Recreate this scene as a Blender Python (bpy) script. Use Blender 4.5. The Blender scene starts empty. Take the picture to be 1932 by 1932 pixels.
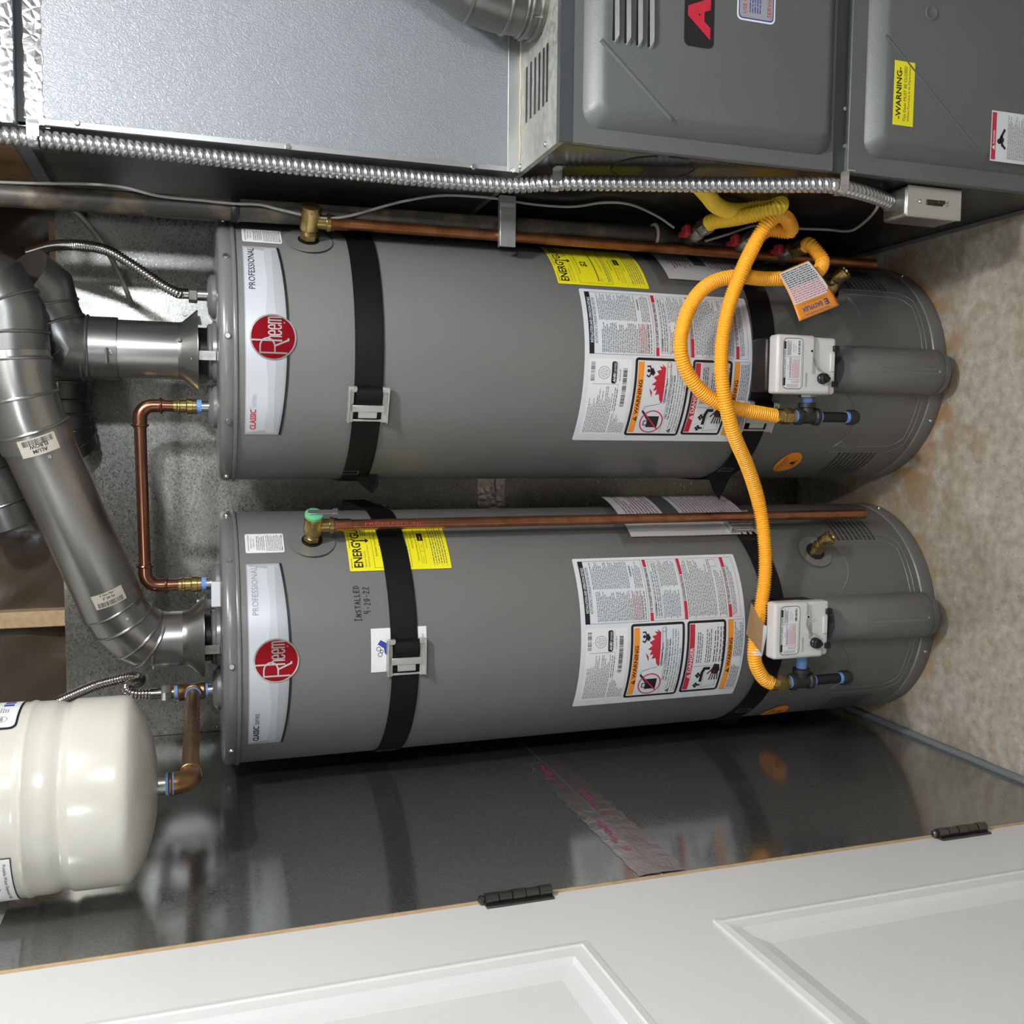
import bpy, bmesh, math, random
from mathutils import Vector, Matrix
random.seed(4)
S = bpy.context.scene
COL = S.collection
PI = math.pi
R_ = math.radians

# ------------------------------------------------------------------ camera
F_PX, PITCH, ROLL, CH, YAW = 1814.8, .3169, -.0149, 1.6479, R_(4.6)
cp, sp, ca, sa = math.cos(PITCH), math.sin(PITCH), math.cos(YAW), math.sin(YAW)
fwd = Vector((-sa*cp, ca*cp, -sp)); up0 = Vector((-sa*sp, ca*sp, cp)); rt0 = Vector((ca, sa, 0))
cr, sr = math.cos(ROLL), math.sin(ROLL)
rt = rt0*cr + up0*sr; upv = up0*cr - rt0*sr
cam_d = bpy.data.cameras.new('camera'); cam = bpy.data.objects.new('camera', cam_d); COL.objects.link(cam)
m = Matrix.Identity(4)
for i, v in enumerate((-upv, rt, -fwd)):
    for j in range(3): m[j][i] = v[j]
m.translation = (0, 0, CH)
cam.matrix_world = m
cam_d.sensor_width = 36; cam_d.sensor_fit = 'HORIZONTAL'; cam_d.lens = F_PX/1932*36; cam_d.clip_start = .01
S.camera = cam

# ------------------------------------------------------------------ world, lamps, exposure
W = bpy.data.worlds.new('world'); S.world = W; W.use_nodes = True
W.node_tree.nodes['Background'].inputs[0].default_value = (.9, .95, 1, 1)
W.node_tree.nodes['Background'].inputs[1].default_value = .05
def lamp(name, loc, power, radius, col):
    d = bpy.data.lights.new(name, 'POINT'); d.energy = power; d.shadow_soft_size = radius; d.color = col
    o = bpy.data.objects.new(name, d); COL.objects.link(o); o.location = loc
lamp('ceiling_lamp', (.72, .72, 2.38), 58, .05, (1, .985, .96))
lamp('work_lamp', (.72, -.15, 1.90), 33, .045, (.88, .94, 1))
lamp('left_fill_light', (-.61, -.80, 2.36), 16, .10, (.94, .97, 1))  # added fill from the left, stands for no known fixture
S.view_settings.view_transform = 'Standard'; S.view_settings.look = 'None'
S.view_settings.exposure = 0.42; S.view_settings.gamma = 1; S.view_settings.use_curve_mapping = False

# ------------------------------------------------------------------ pixel measurements of the photograph -> places in the room
def ray(x, y):
    dx = (1932-y-966)/F_PX; dz = -(x-966)/F_PX
    return fwd + rt*dx + upv*dz
CAMP = Vector((0, 0, CH))
def at(x, y, Y):                       # point of the room at depth Y
    d = ray(x, y); return CAMP + d*(Y/d.y)
def atx(x, y, X):
    d = ray(x, y); return CAMP + d*(X/d.x)
def atz(x, y, Z):
    d = ray(x, y); return CAMP + d*((Z-CH)/d.z)
RT = .26
TA = Vector((.1688, 2.0715, 0)); TB = Vector((-.4178, 2.0715, 0))
def cyl_at(T, x, y, r=RT):             # (angle right of the front, height) on a tank
    d = ray(x, y); A = d.x**2+d.y**2; B = -2*(T.x*d.x+T.y*d.y); c = T.x**2+T.y**2-r*r
    t = (-B-math.sqrt(max(B*B-4*A*c, 0)))/(2*A); p = CAMP+d*t
    return math.atan2(p.x-T.x, T.y-p.y), p.z
def on(T, th, z, r=RT): return Vector((T.x+r*math.sin(th), T.y-r*math.cos(th), z))

# ------------------------------------------------------------------ materials
MATS = {}
def mat(name, col, rough=.5, metal=0, n=None, bump=0, bscale=40, spec=None, aniso=0, coat=0, trans=0):
    """n = (scale, colour2, detail, contrast lo, hi)"""
    if name in MATS: return MATS[name]
    M = bpy.data.materials.new(name); M.use_nodes = True; N = M.node_tree.nodes; L = M.node_tree.links
    b = N['Principled BSDF']; b.inputs['Base Color'].default_value = (*col, 1)
    b.inputs['Roughness'].default_value = rough; b.inputs['Metallic'].default_value = metal
    if spec is not None: b.inputs['Specular IOR Level'].default_value = spec
    if aniso: b.inputs['Anisotropic'].default_value = aniso
    if coat: b.inputs['Coat Weight'].default_value = coat; b.inputs['Coat Roughness'].default_value = .15
    if n or bump:
        tc = N.new('ShaderNodeTexCoord')
    if n:
        t = N.new('ShaderNodeTexNoise'); t.inputs['Scale'].default_value = n[0]; t.inputs['Detail'].default_value = n[2]
        L.new(tc.outputs['Object'], t.inputs['Vector'])
        r = N.new('ShaderNodeValToRGB'); r.color_ramp.elements[0].position = n[3]; r.color_ramp.elements[1].position = n[4]
        r.color_ramp.elements[0].color = (*col, 1); r.color_ramp.elements[1].color = (*n[1], 1)
        L.new(t.outputs['Fac'], r.inputs['Fac']); L.new(r.outputs['Color'], b.inputs['Base Color'])
    if bump:
        t2 = N.new('ShaderNodeTexNoise'); t2.inputs['Scale'].default_value = bscale; t2.inputs['Detail'].default_value = 3
        L.new(tc.outputs['Object'], t2.inputs['Vector'])
        bp = N.new('ShaderNodeBump'); bp.inputs['Strength'].default_value = bump; bp.inputs['Distance'].default_value = .004
        L.new(t2.outputs['Fac'], bp.inputs['Height']); L.new(bp.outputs['Normal'], b.inputs['Normal'])
    MATS[name] = M
    return M
def nodes_of(M): return M.node_tree.nodes, M.node_tree.links, M.node_tree.nodes['Principled BSDF']

paint = mat('grey_tank_paint', (.160, .160, .158), .36, .0, bump=.03, bscale=14, spec=.55)
paint_cap = mat('grey_cap_paint', (.145, .145, .144), .27, 0, spec=.6)
black_plastic = mat('black_plastic', (.008, .008, .009), .4)
strapm = mat('black_webbing', (.0035, .0035, .0045), .5, bump=.05, bscale=900, spec=.28)
blackiron = mat('black_iron', (.028, .027, .026), .48, .3, bump=.25, bscale=120)
copper = mat('copper_pipe', (.42, .19, .11), .27, .92, (60, (.30, .12, .06), 5, .35, .7))
copper_old = mat('aged_copper_pipe', (.24, .085, .03), .36, .85, (30, (.38, .16, .07), 5, .4, .75))
copper_tarn = mat('brown_copper_pipe', (.25, .105, .065), .24, .92, (25, (.30, .14, .09), 4, .35, .7))
brass = mat('brass', (.50, .37, .15), .27, .95, (80, (.38, .27, .10), 4, .35, .7))
bronze = mat('bronze', (.29, .17, .075), .34, .9, (40, (.20, .11, .045), 4, .35, .7), bump=.1, bscale=160)
steel = mat('zinc_steel', (.62, .63, .64), .25, .95)
buckle_m = mat('zinc_buckle', (.60, .60, .57), .38, .75, (70, (.50, .50, .475), 4, .35, .7))
steel_d = mat('dull_zinc', (.42, .42, .40), .35, .9, (60, (.30, .29, .27), 4, .35, .7))
chrome = mat('stainless', (.52, .50, .47), .2, 1)
alum = mat('aluminium_flue', (.46, .455, .44), .28, .95, (7, (.36, .355, .345), 5, .3, .75), aniso=.4)
alum_d = mat('dull_flue', (.25, .25, .245), .33, .9, (9, (.17, .17, .165), 5, .3, .75))
galv_side = mat('galvanised_flange', (.44, .45, .45), .38, .75)
orange = mat('orange_hose', (1.0, .47, .03), .38)
yellowh = mat('yellow_hose', (.95, .66, .05), .38)
cream = mat('cream_enamel', (.57, .56, .50), .25, 0, (9, (.54, .53, .465), 3, .3, .7), coat=.3)
white = mat('white_door_paint', (.70, .70, .70), .38, bump=.03, bscale=30)
wall_white = mat('white_wall_paint', (.62, .62, .60), .7, bump=.05, bscale=200)
room_wall = mat('grey_room_paint', (.15, .15, .147), .75, bump=.05, bscale=200)
paper = mat('white_label', (.68, .71, .75), .38)
paper2 = mat('pale_label', (.78, .79, .80), .3)
plate_w = mat('silver_white_label', (.62, .65, .70), .33, .25)
plate_g = mat('silver_grey_label', (.43, .45, .48), .36, .25)
plate_l = mat('light_silver_label', (.53, .55, .59), .36, .25)
ink = mat('black_ink', (.010, .010, .012), .45)
ink_g = mat('grey_ink', (.10, .10, .11), .5)
ink_l = mat('light_grey_ink', (.30, .31, .33), .5)
red = mat('red_ink', (.50, .02, .045), .45)
redp = mat('pale_red_ink', (.62, .22, .25), .5)
orange_i = mat('orange_ink', (.85, .30, .03), .45)
yellow_i = mat('yellow_label', (.82, .74, .015), .45)
blue_i = mat('blue_ink', (.03, .05, .30), .45)
blue_l = mat('light_blue_ink', (.25, .45, .75), .45)
pink_i = mat('magenta_ink', (.33, .03, .12), .5)
tape_b = mat('blue_thread_sealant', (.14, .30, .68), .55, bump=.4, bscale=200)
valve_w = mat('white_control_plastic', (.66, .65, .64), .35)
red_h = mat('red_handle', (.42, .025, .035), .42)
emblem_r = mat('red_brushed_foil', (.40, .008, .018), .3, .75, aniso=.6)
emblem_s = mat('silver_foil', (.72, .71, .70), .25, .9)
furn_p = mat('grey_furnace_paint', (.115, .123, .125), .42, .05, (3, (.10, .106, .107), 6, .35, .7), bump=.07, bscale=330)
furn_side = mat('shaded_furnace_side', (.026, .026, .025), .27, .45, (4, (.04, .038, .028), 4, .4, .8))  # shadow on the cabinet side is put into this near-black colour
furn_dark = mat('dark_strip_paint', (.05, .056, .062), .4)
wood = mat('pale_wood', (.58, .42, .26), .6, 0, (60, (.48, .32, .17), 5, .35, .7))
wirem = mat('grey_wire', (.34, .33, .32), .45)
wirel = mat('white_wire', (.55, .54, .53), .5)
green_h = mat('green_tag', (.10, .42, .20), .4)
wood_refl = mat('brown_wood_reflection', (.20, .11, .05), .6, 0, (50, (.28, .17, .08), 4, .3, .7))  # brown tone painted in as the reflection of wood
cleartube = mat('clear_tubing', (.42, .41, .35), .2)
hinge_m = mat('dark_nickel', (.13, .125, .12), .32, .9)
concrete_strip = mat('blue_grey_sealant', (.17, .185, .20), .6, bump=.3, bscale=60)

def galvanised(name, lo, hi, rough, spangle=150, metal=.9):
    M = mat(name, lo, rough, metal); N, L, b = nodes_of(M)
    tc = N.new('ShaderNodeTexCoord')
    v = N.new('ShaderNodeTexVoronoi'); v.inputs['Scale'].default_value = spangle; L.new(tc.outputs['Object'], v.inputs['Vector'])
    n = N.new('ShaderNodeTexNoise'); n.inputs['Scale'].default_value = 5; n.inputs['Detail'].default_value = 6; L.new(tc.outputs['Object'], n.inputs['Vector'])
    sx = N.new('ShaderNodeSeparateColor'); L.new(v.outputs['Color'], sx.inputs['Color'])
    mx = N.new('ShaderNodeMath'); mx.operation = 'MULTIPLY'; L.new(sx.outputs[0], mx.inputs[0]); L.new(n.outputs['Fac'], mx.inputs[1])
    r = N.new('ShaderNodeValToRGB'); r.color_ramp.elements[0].position = .05; r.color_ramp.elements[1].position = .55
    r.color_ramp.elements[0].color = (*lo, 1); r.color_ramp.elements[1].color = (*hi, 1)
    L.new(mx.outputs[0], r.inputs['Fac']); L.new(r.outputs['Color'], b.inputs['Base Color'])
    mr = N.new('ShaderNodeMapRange'); mr.inputs['To Min'].default_value = rough*.75; mr.inputs['To Max'].default_value = rough*1.5
    L.new(mx.outputs[0], mr.inputs['Value']); L.new(mr.outputs['Result'], b.inputs['Roughness'])
    bp = N.new('ShaderNodeBump'); bp.inputs['Strength'].default_value = .06; bp.inputs['Distance'].default_value = .01
    L.new(n.outputs['Fac'], bp.inputs['Height']); L.new(bp.outputs['Normal'], b.inputs['Normal'])
    return M
galv_back = galvanised('galvanised_sheet', (.29, .285, .26), (.41, .405, .375), .34, 380)
galv_left = galvanised('dark_galvanised_sheet', (.36, .365, .36), (.46, .46, .445), .15, 260)
galv_dusty = galvanised('dusty_galvanised', (.36, .36, .33), (.50, .49, .45), .5, 90, .6)

def embossed(name):
    M = mat(name, (.25, .27, .29), .46, .35); N, L, b = nodes_of(M)
    tc = N.new('ShaderNodeTexCoord'); mp = N.new('ShaderNodeMapping'); mp.inputs['Scale'].default_value = (1, 1, .55); mp.inputs['Rotation'].default_value = (0, .5, 0)
    L.new(tc.outputs['Object'], mp.inputs['Vector'])
    n = N.new('ShaderNodeTexNoise'); n.inputs['Scale'].default_value = 190; n.inputs['Detail'].default_value = 2.0; n.inputs['Distortion'].default_value = 1.9
    L.new(mp.outputs['Vector'], n.inputs['Vector'])
    r = N.new('ShaderNodeValToRGB'); r.color_ramp.elements[0].position = .42; r.color_ramp.elements[1].position = .58
    L.new(n.outputs['Fac'], r.inputs['Fac'])
    bp = N.new('ShaderNodeBump'); bp.inputs['Strength'].default_value = .38; bp.inputs['Distance'].default_value = .0010
    L.new(r.outputs['Color'], bp.inputs['Height']); L.new(bp.outputs['Normal'], b.inputs['Normal'])
    return M
duct_m = embossed('embossed_duct_sheet')

def foil(name, col=(.72, .71, .70), st=.5, ro=.26):
    M = mat(name, col, ro, .95); N, L, b = nodes_of(M)
    tc = N.new('ShaderNodeTexCoord')
    n = N.new('ShaderNodeTexVoronoi'); n.inputs['Scale'].default_value = 55; n.feature = 'DISTANCE_TO_EDGE'
    n2 = N.new('ShaderNodeTexNoise'); n2.inputs['Scale'].default_value = 24; n2.inputs['Detail'].default_value = 5; n2.inputs['Distortion'].default_value = 1
    L.new(tc.outputs['Object'], n.inputs['Vector']); L.new(tc.outputs['Object'], n2.inputs['Vector'])
    ad = N.new('ShaderNodeMath'); L.new(n.outputs['Distance'], ad.inputs[0]); L.new(n2.outputs['Fac'], ad.inputs[1])
    bp = N.new('ShaderNodeBump'); bp.inputs['Strength'].default_value = st; bp.inputs['Distance'].default_value = .006
    L.new(ad.outputs[0], bp.inputs['Height']); L.new(bp.outputs['Normal'], b.inputs['Normal'])
    return M
foil_m = foil('foil_tape', (.40, .40, .40), .3); foil_dull = foil('dull_foil_tape', (.60, .55, .54), .14, .28)

def concrete():
    M = bpy.data.materials.new('stained_concrete'); M.use_nodes = True; N = M.node_tree.nodes; L = M.node_tree.links; b = N['Principled BSDF']
    b.inputs['Roughness'].default_value = .78
    tc = N.new('ShaderNodeTexCoord')
    def noise(s, d, lo, hi, c0, c1, dist=0):
        n = N.new('ShaderNodeTexNoise'); n.inputs['Scale'].default_value = s; n.inputs['Detail'].default_value = d; n.inputs['Distortion'].default_value = dist
        L.new(tc.outputs['Object'], n.inputs['Vector'])
        r = N.new('ShaderNodeValToRGB'); r.color_ramp.elements[0].position = lo; r.color_ramp.elements[1].position = hi
        r.color_ramp.elements[0].color = (*c0, 1); r.color_ramp.elements[1].color = (*c1, 1)
        L.new(n.outputs['Fac'], r.inputs['Fac']); return n, r.outputs['Color']
    n1, c = noise(4, 8, .30, .68, (.30, .265, .21), (.46, .43, .375), .6)
    n2, c2 = noise(45, 6, .3, .72, (.72, .70, .66), (1.18, 1.18, 1.18))
    n3, c3 = noise(160, 3, .27, .36, (.42, .40, .38), (1, 1, 1))
    n4, c4 = noise(9, 6, .58, .74, (1, 1, 1), (.90, .74, .55), 1.2)
    n5, c5 = noise(22, 7, .66, .73, (0, 0, 0), (.15, .15, .155), .8)
    for q, mode in ((c2, 'MULTIPLY'), (c3, 'MULTIPLY'), (c4, 'MULTIPLY'), (c5, 'ADD')):
        mx = N.new('ShaderNodeMixRGB'); mx.blend_type = mode; mx.inputs[0].default_value = 1
        L.new(c, mx.inputs[1]); L.new(q, mx.inputs[2]); c = mx.outputs[0]
    n6, c6 = noise(14, 6, .40, .62, (0, 0, 0), (1, 1, 1), .7)
    for cx, cy, r0, r1, col in ((.1688, 2.0715, .34, .262, (.30, .155, .055)), (-.4178, 2.0715, .31, .262, (.33, .21, .10)), (-.06, 1.92, .26, .0, (.27, .17, .08))):
        d = N.new('ShaderNodeVectorMath'); d.operation = 'DISTANCE'; d.inputs[1].default_value = (cx, cy, 0); L.new(tc.outputs['Object'], d.inputs[0])
        mr = N.new('ShaderNodeMapRange'); mr.inputs['From Min'].default_value = r0; mr.inputs['From Max'].default_value = r1; L.new(d.outputs['Value'], mr.inputs['Value'])
        mu = N.new('ShaderNodeMath'); mu.operation = 'MULTIPLY'; L.new(mr.outputs['Result'], mu.inputs[0]); L.new(c6, mu.inputs[1])
        mx = N.new('ShaderNodeMixRGB'); L.new(mu.outputs[0], mx.inputs[0]); L.new(c, mx.inputs[1]); mx.inputs[2].default_value = (*col, 1); c = mx.outputs[0]
    L.new(c, b.inputs['Base Color'])
    bp = N.new('ShaderNodeBump'); bp.inputs['Strength'].default_value = .25; bp.inputs['Distance'].default_value = .004
    L.new(n2.outputs['Fac'], bp.inputs['Height']); L.new(bp.outputs['Normal'], b.inputs['Normal'])
    return M
conc = concrete()
brown_pl = mat('brown_plastic_sheet', (.060, .042, .026), .27, 0, (6, (.095, .07, .047), 5, .4, .8), bump=.8, bscale=13)

def clear_film():
    M = bpy.data.materials.new('clear_plastic_film'); M.use_nodes = True; N = M.node_tree.nodes; L = M.node_tree.links
    out = N['Material Output']; N.remove(N['Principled BSDF'])
    t = N.new('ShaderNodeBsdfTransparent'); t.inputs[0].default_value = (.88, .88, .88, 1)
    g = N.new('ShaderNodeBsdfGlossy'); g.inputs['Roughness'].default_value = .15; g.inputs[0].default_value = (.9, .9, .9, 1)
    tc = N.new('ShaderNodeTexCoord'); n = N.new('ShaderNodeTexNoise'); n.inputs['Scale'].default_value = 30; L.new(tc.outputs['Object'], n.inputs['Vector'])
    bp = N.new('ShaderNodeBump'); bp.inputs['Strength'].default_value = .5; bp.inputs['Distance'].default_value = .006; L.new(n.outputs['Fac'], bp.inputs['Height'])
    L.new(bp.outputs['Normal'], g.inputs['Normal'])
    mx = N.new('ShaderNodeMixShader'); mx.inputs[0].default_value = .13; L.new(t.outputs[0], mx.inputs[1]); L.new(g.outputs[0], mx.inputs[2]); L.new(mx.outputs[0], out.inputs[0])
    return M
film = clear_film()

# ------------------------------------------------------------------ mesh helpers
class MB:
    def __init__(s): s.v = []; s.f = []; s.m = []; s.mats = []
    def mi(s, M):
        if M not in s.mats: s.mats.append(M)
        return s.mats.index(M)
    def add(s, vs, fs, M):
        o = len(s.v); s.v += [Vector(v) for v in vs]; k = s.mi(M)
        for f in fs: s.f.append([i+o for i in f]); s.m.append(k)
    def box(s, x0, x1, y0, y1, z0, z1, M, T=None):
        vs = [Vector((x, y, z)) for z in (z0, z1) for y in (y0, y1) for x in (x0, x1)]
        if T: vs = [T @ v for v in vs]
        s.add(vs, [(0, 2, 3, 1), (4, 5, 7, 6), (0, 1, 5, 4), (2, 6, 7, 3), (0, 4, 6, 2), (1, 3, 7, 5)], M)
    def lathe(s, prof, p, ax, M, n=32, cap=(True, True)):
        p = Vector(p); ax = Vector(ax).normalized(); u = ax.orthogonal().normalized(); w = ax.cross(u)
        vs = []; fs = []
        for r, t in prof:
            for i in range(n):
                a = 2*PI*i/n; vs.append(p+ax*t+(u*math.cos(a)+w*math.sin(a))*r)
        for k in range(len(prof)-1):
            for i in range(n):
                j = (i+1) % n; fs.append((k*n+i, k*n+j, (k+1)*n+j, (k+1)*n+i))
        if cap[0]: fs.append(tuple(range(n))[::-1])
        if cap[1]: fs.append(tuple((len(prof)-1)*n+i for i in range(n)))
        s.add(vs, fs, M)
    def cyl(s, p, q, r, M, n=20, r1=None):
        p = Vector(p); q = Vector(q); d = q-p; s.lathe([(r, 0), (r if r1 is None else r1, d.length)], p, d, M, n)
    def tube(s, path, r, M, n=14, cap=True, slant=0):
        P = [Vector(p) for p in path]; N_ = len(P)
        rr = r if isinstance(r, (list, tuple)) else [r]*N_
        T = []
        for i in range(N_):
            a = P[max(i-1, 0)]; b = P[min(i+1, N_-1)]; T.append((b-a).normalized())
        u = T[0].orthogonal().normalized(); vs = []; fs = []
        for i in range(N_):
            u = (u-T[i]*u.dot(T[i])).normalized(); w = T[i].cross(u)
            st = 1.0
            if 0 < i < N_-1:
                d0 = (P[i]-P[i-1]).normalized(); c = max(.5, d0.dot(T[i]))
            else: c = 1
            for k in range(n):
                a = 2*PI*k/n; vs.append(P[i]+(u*math.cos(a)+w*math.sin(a))*rr[i]/(c if c < .999 else 1)+T[i]*(slant*math.cos(a)))
        for i in range(N_-1):
            for k in range(n):
                j = (k+1) % n; fs.append((i*n+k, i*n+j, (i+1)*n+j, (i+1)*n+k))
        if cap: fs.append(tuple(range(n))[::-1]); fs.append(tuple((N_-1)*n+k for k in range(n)))
        s.add(vs, fs, M)
    def torus(s, c, ax, R, r, M, n=28, k=8):
        c = Vector(c); ax = Vector(ax).normalized(); u = ax.orthogonal().normalized(); w = ax.cross(u); vs = []; fs = []
        for i in range(n):
            a = 2*PI*i/n; d = u*math.cos(a)+w*math.sin(a)
            for j in range(k):
                b = 2*PI*j/k; vs.append(c+d*(R+r*math.cos(b))+ax*r*math.sin(b))
        for i in range(n):
            for j in range(k):
                fs.append((i*k+j, ((i+1) % n)*k+j, ((i+1) % n)*k+(j+1) % k, i*k+(j+1) % k))
        s.add(vs, fs, M)
    def prism(s, pts, o, ux, uy, uz, th, M):          # 2-D outline pushed out by th along uz
        o, ux, uy, uz = (Vector(q) for q in (o, ux, uy, uz)); n = len(pts)
        vs = [o+ux*x+uy*y for x, y in pts]+[o+ux*x+uy*y+uz*th for x, y in pts]
        fs = [tuple(range(n))[::-1], tuple(range(n, 2*n))]+[(i, (i+1) % n, n+(i+1) % n, n+i) for i in range(n)]
        s.add(vs, fs, M)
    def build(s, name, parent=None, loc=None, bevel=0, smooth=38, seg=2):
        root = parent
        while root is not None and root.parent is not None: root = root.parent
        if parent is not None: org = root.location.copy()
        else: org = Vector(loc) if loc is not None else Vector((0, 0, 0))
        me = bpy.data.meshes.new(name); me.from_pydata([v-org for v in s.v], [], s.f)
        for M in s.mats: me.materials.append(M)
        me.polygons.foreach_set('material_index', s.m)
        bm = bmesh.new(); bm.from_mesh(me); bmesh.ops.recalc_face_normals(bm, faces=bm.faces); bm.to_mesh(me); bm.free()
        if smooth:
            me.polygons.foreach_set('use_smooth', [True]*len(me.polygons)); me.set_sharp_from_angle(angle=R_(smooth))
        me.update()
        o = bpy.data.objects.new(name, me); COL.objects.link(o)
        if parent is not None: o.parent = parent
        else: o.location = org
        if bevel:
            b = o.modifiers.new('bevel', 'BEVEL'); b.width = bevel; b.segments = seg; b.limit_method = 'ANGLE'; b.angle_limit = R_(40)
        return o
def tag(o, label=None, cat=None, group=None, kind=None):
    if label: o['label'] = label
    if cat: o['category'] = cat
    if group: o['group'] = group
    if kind: o['kind'] = kind
    return o
def thing(name, loc, label, cat, group=None):
    o = bpy.data.objects.new(name, None); COL.objects.link(o); o.location = loc; o.empty_display_size = .05
    return tag(o, label, cat, group)
def struct(o): o['kind'] = 'structure'; return o
def spline(pts, step=.01):
    P = [Vector(p) for p in pts]; out = []
    P = [P[0]*2-P[1]]+P+[P[-1]*2-P[-2]]
    for i in range(1, len(P)-2):
        a, b, c, d = P[i-1:i+3]; n = max(2, int((c-b).length/step))
        for k in range(n):
            t = k/n
            out.append(.5*((2*b)+(c-a)*t+(2*a-5*b+4*c-d)*t*t+(3*b-a-3*c+d)*t*t*t))
    out.append(P[-2]); return out
def resample(path, step):
    out = [path[0].copy()]; acc = 0; last = path[0]
    for p in path[1:]:
        d = (p-last).length
        while acc+d >= step:
            t = (step-acc)/d; last = last+(p-last)*t; out.append(last.copy()); d = (p-last).length; acc = 0
        acc += d; last = p
    return out
def corrugated(pts, r, amp, pitch, M, name, parent=None, loc=None, n=14, prof=(1, .6, -.7, -1, -.7, .6), slant=0):
    sub = len(prof); q = resample(spline(pts, .004), pitch/sub)
    rr = [r+amp*prof[i % sub] for i in range(len(q))]
    b = MB(); b.tube(q, rr, M, n, slant=slant); return b.build(name, parent, loc, smooth=80)
def hexnut(b, p, q, r, M): b.lathe([(r*.9, 0), (r, .1*(Vector(q)-Vector(p)).length), (r, .9*(Vector(q)-Vector(p)).length), (r*.9, (Vector(q)-Vector(p)).length)], p, Vector(q)-Vector(p), M, 6)
def screw(b, p, nrm, r, M=None):
    nrm = Vector(nrm).normalized(); b.lathe([(r, 0), (r*1.0, r*.35), (r*.75, r*.8)], Vector(p), nrm, M or steel, 10)

# ------------------------------------------------------------------ lettering and flat print
_tc = {}
def text2d(t, bold=False):
    if (t, bold) in _tc: return _tc[(t, bold)]
    c = bpy.data.curves.new('t', 'FONT'); c.body = t; c.size = 1; c.resolution_u = 2
    if bold: c.offset = .022
    o = bpy.data.objects.new('t', c); COL.objects.link(o)
    dg = bpy.context.evaluated_depsgraph_get(); dg.update()
    me = bpy.data.meshes.new_from_object(o.evaluated_get(dg))
    vs = [(v.co.x, v.co.y) for v in me.vertices]; fs = [tuple(p.vertices) for p in me.polygons]
    bpy.data.objects.remove(o); bpy.data.curves.remove(c); bpy.data.meshes.remove(me)
    _tc[(t, bold)] = (vs, fs); return vs, fs
class Print:
    """flat print in a 2-D frame (metres); layers stack outwards"""
    def __init__(s, step=.00022): s.v = []; s.f = []; s.m = []; s.mats = []; s.layer = 0; s.step = step
    def mi(s, M):
        if M not in s.mats: s.mats.append(M)
        return s.mats.index(M)
    def poly(s, pts, M, lay=None):
        o = len(s.v); z = (s.layer if lay is None else lay)*s.step
        s.v += [(x, y, z) for x, y in pts]; s.f.append(list(range(o, o+len(pts)))); s.m.append(s.mi(M))
    def rect(s, x0, y0, x1, y1, M, lay=None): s.poly([(x0, y0), (x1, y0), (x1, y1), (x0, y1)], M, lay)
    def rrect(s, x0, y0, x1, y1, r, M, lay=None):
        pts = []
        for cx, cy, a0 in ((x1-r, y0+r, -90), (x1-r, y1-r, 0), (x0+r, y1-r, 90), (x0+r, y0+r, 180)):
            for k in range(5): a = R_(a0+k*22.5); pts.append((cx+r*math.cos(a), cy+r*math.sin(a)))
        s.poly(pts, M, lay)
    def frame(s, x0, y0, x1, y1, t, M, lay=None):
        s.rect(x0, y0, x1, y0+t, M, lay); s.rect(x0, y1-t, x1, y1, M, lay); s.rect(x0, y0+t, x0+t, y1-t, M, lay); s.rect(x1-t, y0+t, x1, y1-t, M, lay)
    def disc(s, cx, cy, r, M, lay=None, n=32, ry=None): s.poly([(cx+r*math.cos(2*PI*i/n), cy+(ry or r)*math.sin(2*PI*i/n)) for i in range(n)], M, lay)
    def ring(s, cx, cy, r, t, M, lay=None, n=28):
        for i in range(n):
            a, b = 2*PI*i/n, 2*PI*(i+1)/n
            s.poly([(cx+q*math.cos(w), cy+q*math.sin(w)) for q, w in ((r, a), (r, b), (r-t, b), (r-t, a))], M, lay)
    def stroke(s, pts, w, M, lay=None):
        for (x0, y0), (x1, y1) in zip(pts, pts[1:]):
            d = math.hypot(x1-x0, y1-y0) or 1; nx, ny = -(y1-y0)/d*w/2, (x1-x0)/d*w/2; ex, ey = (x1-x0)/d*w*.25, (y1-y0)/d*w*.25
            s.poly([(x0-ex+nx, y0-ey+ny), (x0-ex-nx, y0-ey-ny), (x1+ex-nx, y1+ey-ny), (x1+ex+nx, y1+ey+ny)], M, lay)
    def text(s, t, x, y, h, M, w=None, bold=False, align='l', rot=0, shear=0, lay=None):
        vs, fs = text2d(t, bold)
        if not vs: return
        x0 = min(v[0] for v in vs); x1 = max(v[0] for v in vs); y0 = min(v[1] for v in vs); y1 = max(v[1] for v in vs)
        k = h/(y1-y0); kx = k if w is None else w/(x1-x0); W_ = (x1-x0)*kx
        ox = {'l': 0, 'c': -W_/2, 'r': -W_}[align]; z = (s.layer if lay is None else lay)*s.step; o = len(s.v); c_, s_ = math.cos(rot), math.sin(rot)
        for a, b in vs:
            px, py = ox+(a-x0)*kx, (b-y0)*k; px += shear*py
            s.v.append((x+px*c_-py*s_, y+px*s_+py*c_, z))
        mi = s.mi(M)
        for f in fs: s.f.append([i+o for i in f]); s.m.append(mi)
    def para(s, x0, y1, x1, pitch, n, M, fill=.5, ind=0, rag=.25):
        if n > 2: n = int(n/.8); pitch *= .8
        fill = min(fill, .5)*.78
        for k in range(n):
            x = x0+(ind if k % 4 else 0); end = x1-(random.random()*rag*(x1-x0) if random.random() < .45 else 0); yy = y1-k*pitch
            while x < end-pitch*.6:
                wd = pitch*random.uniform(.5, 2.4); s.rect(x, yy-pitch*fill, min(x+wd, end), yy, M); x += wd+pitch*.36
    def bars(s, x0, y0, x1, y1, n, M):
        x = x0; u = (x1-x0)/n/2
        for k in range(n): w = u*random.choice((.6, 1, 1.4)); s.rect(x, y0, x+w, y1, M); x += u*2
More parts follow.
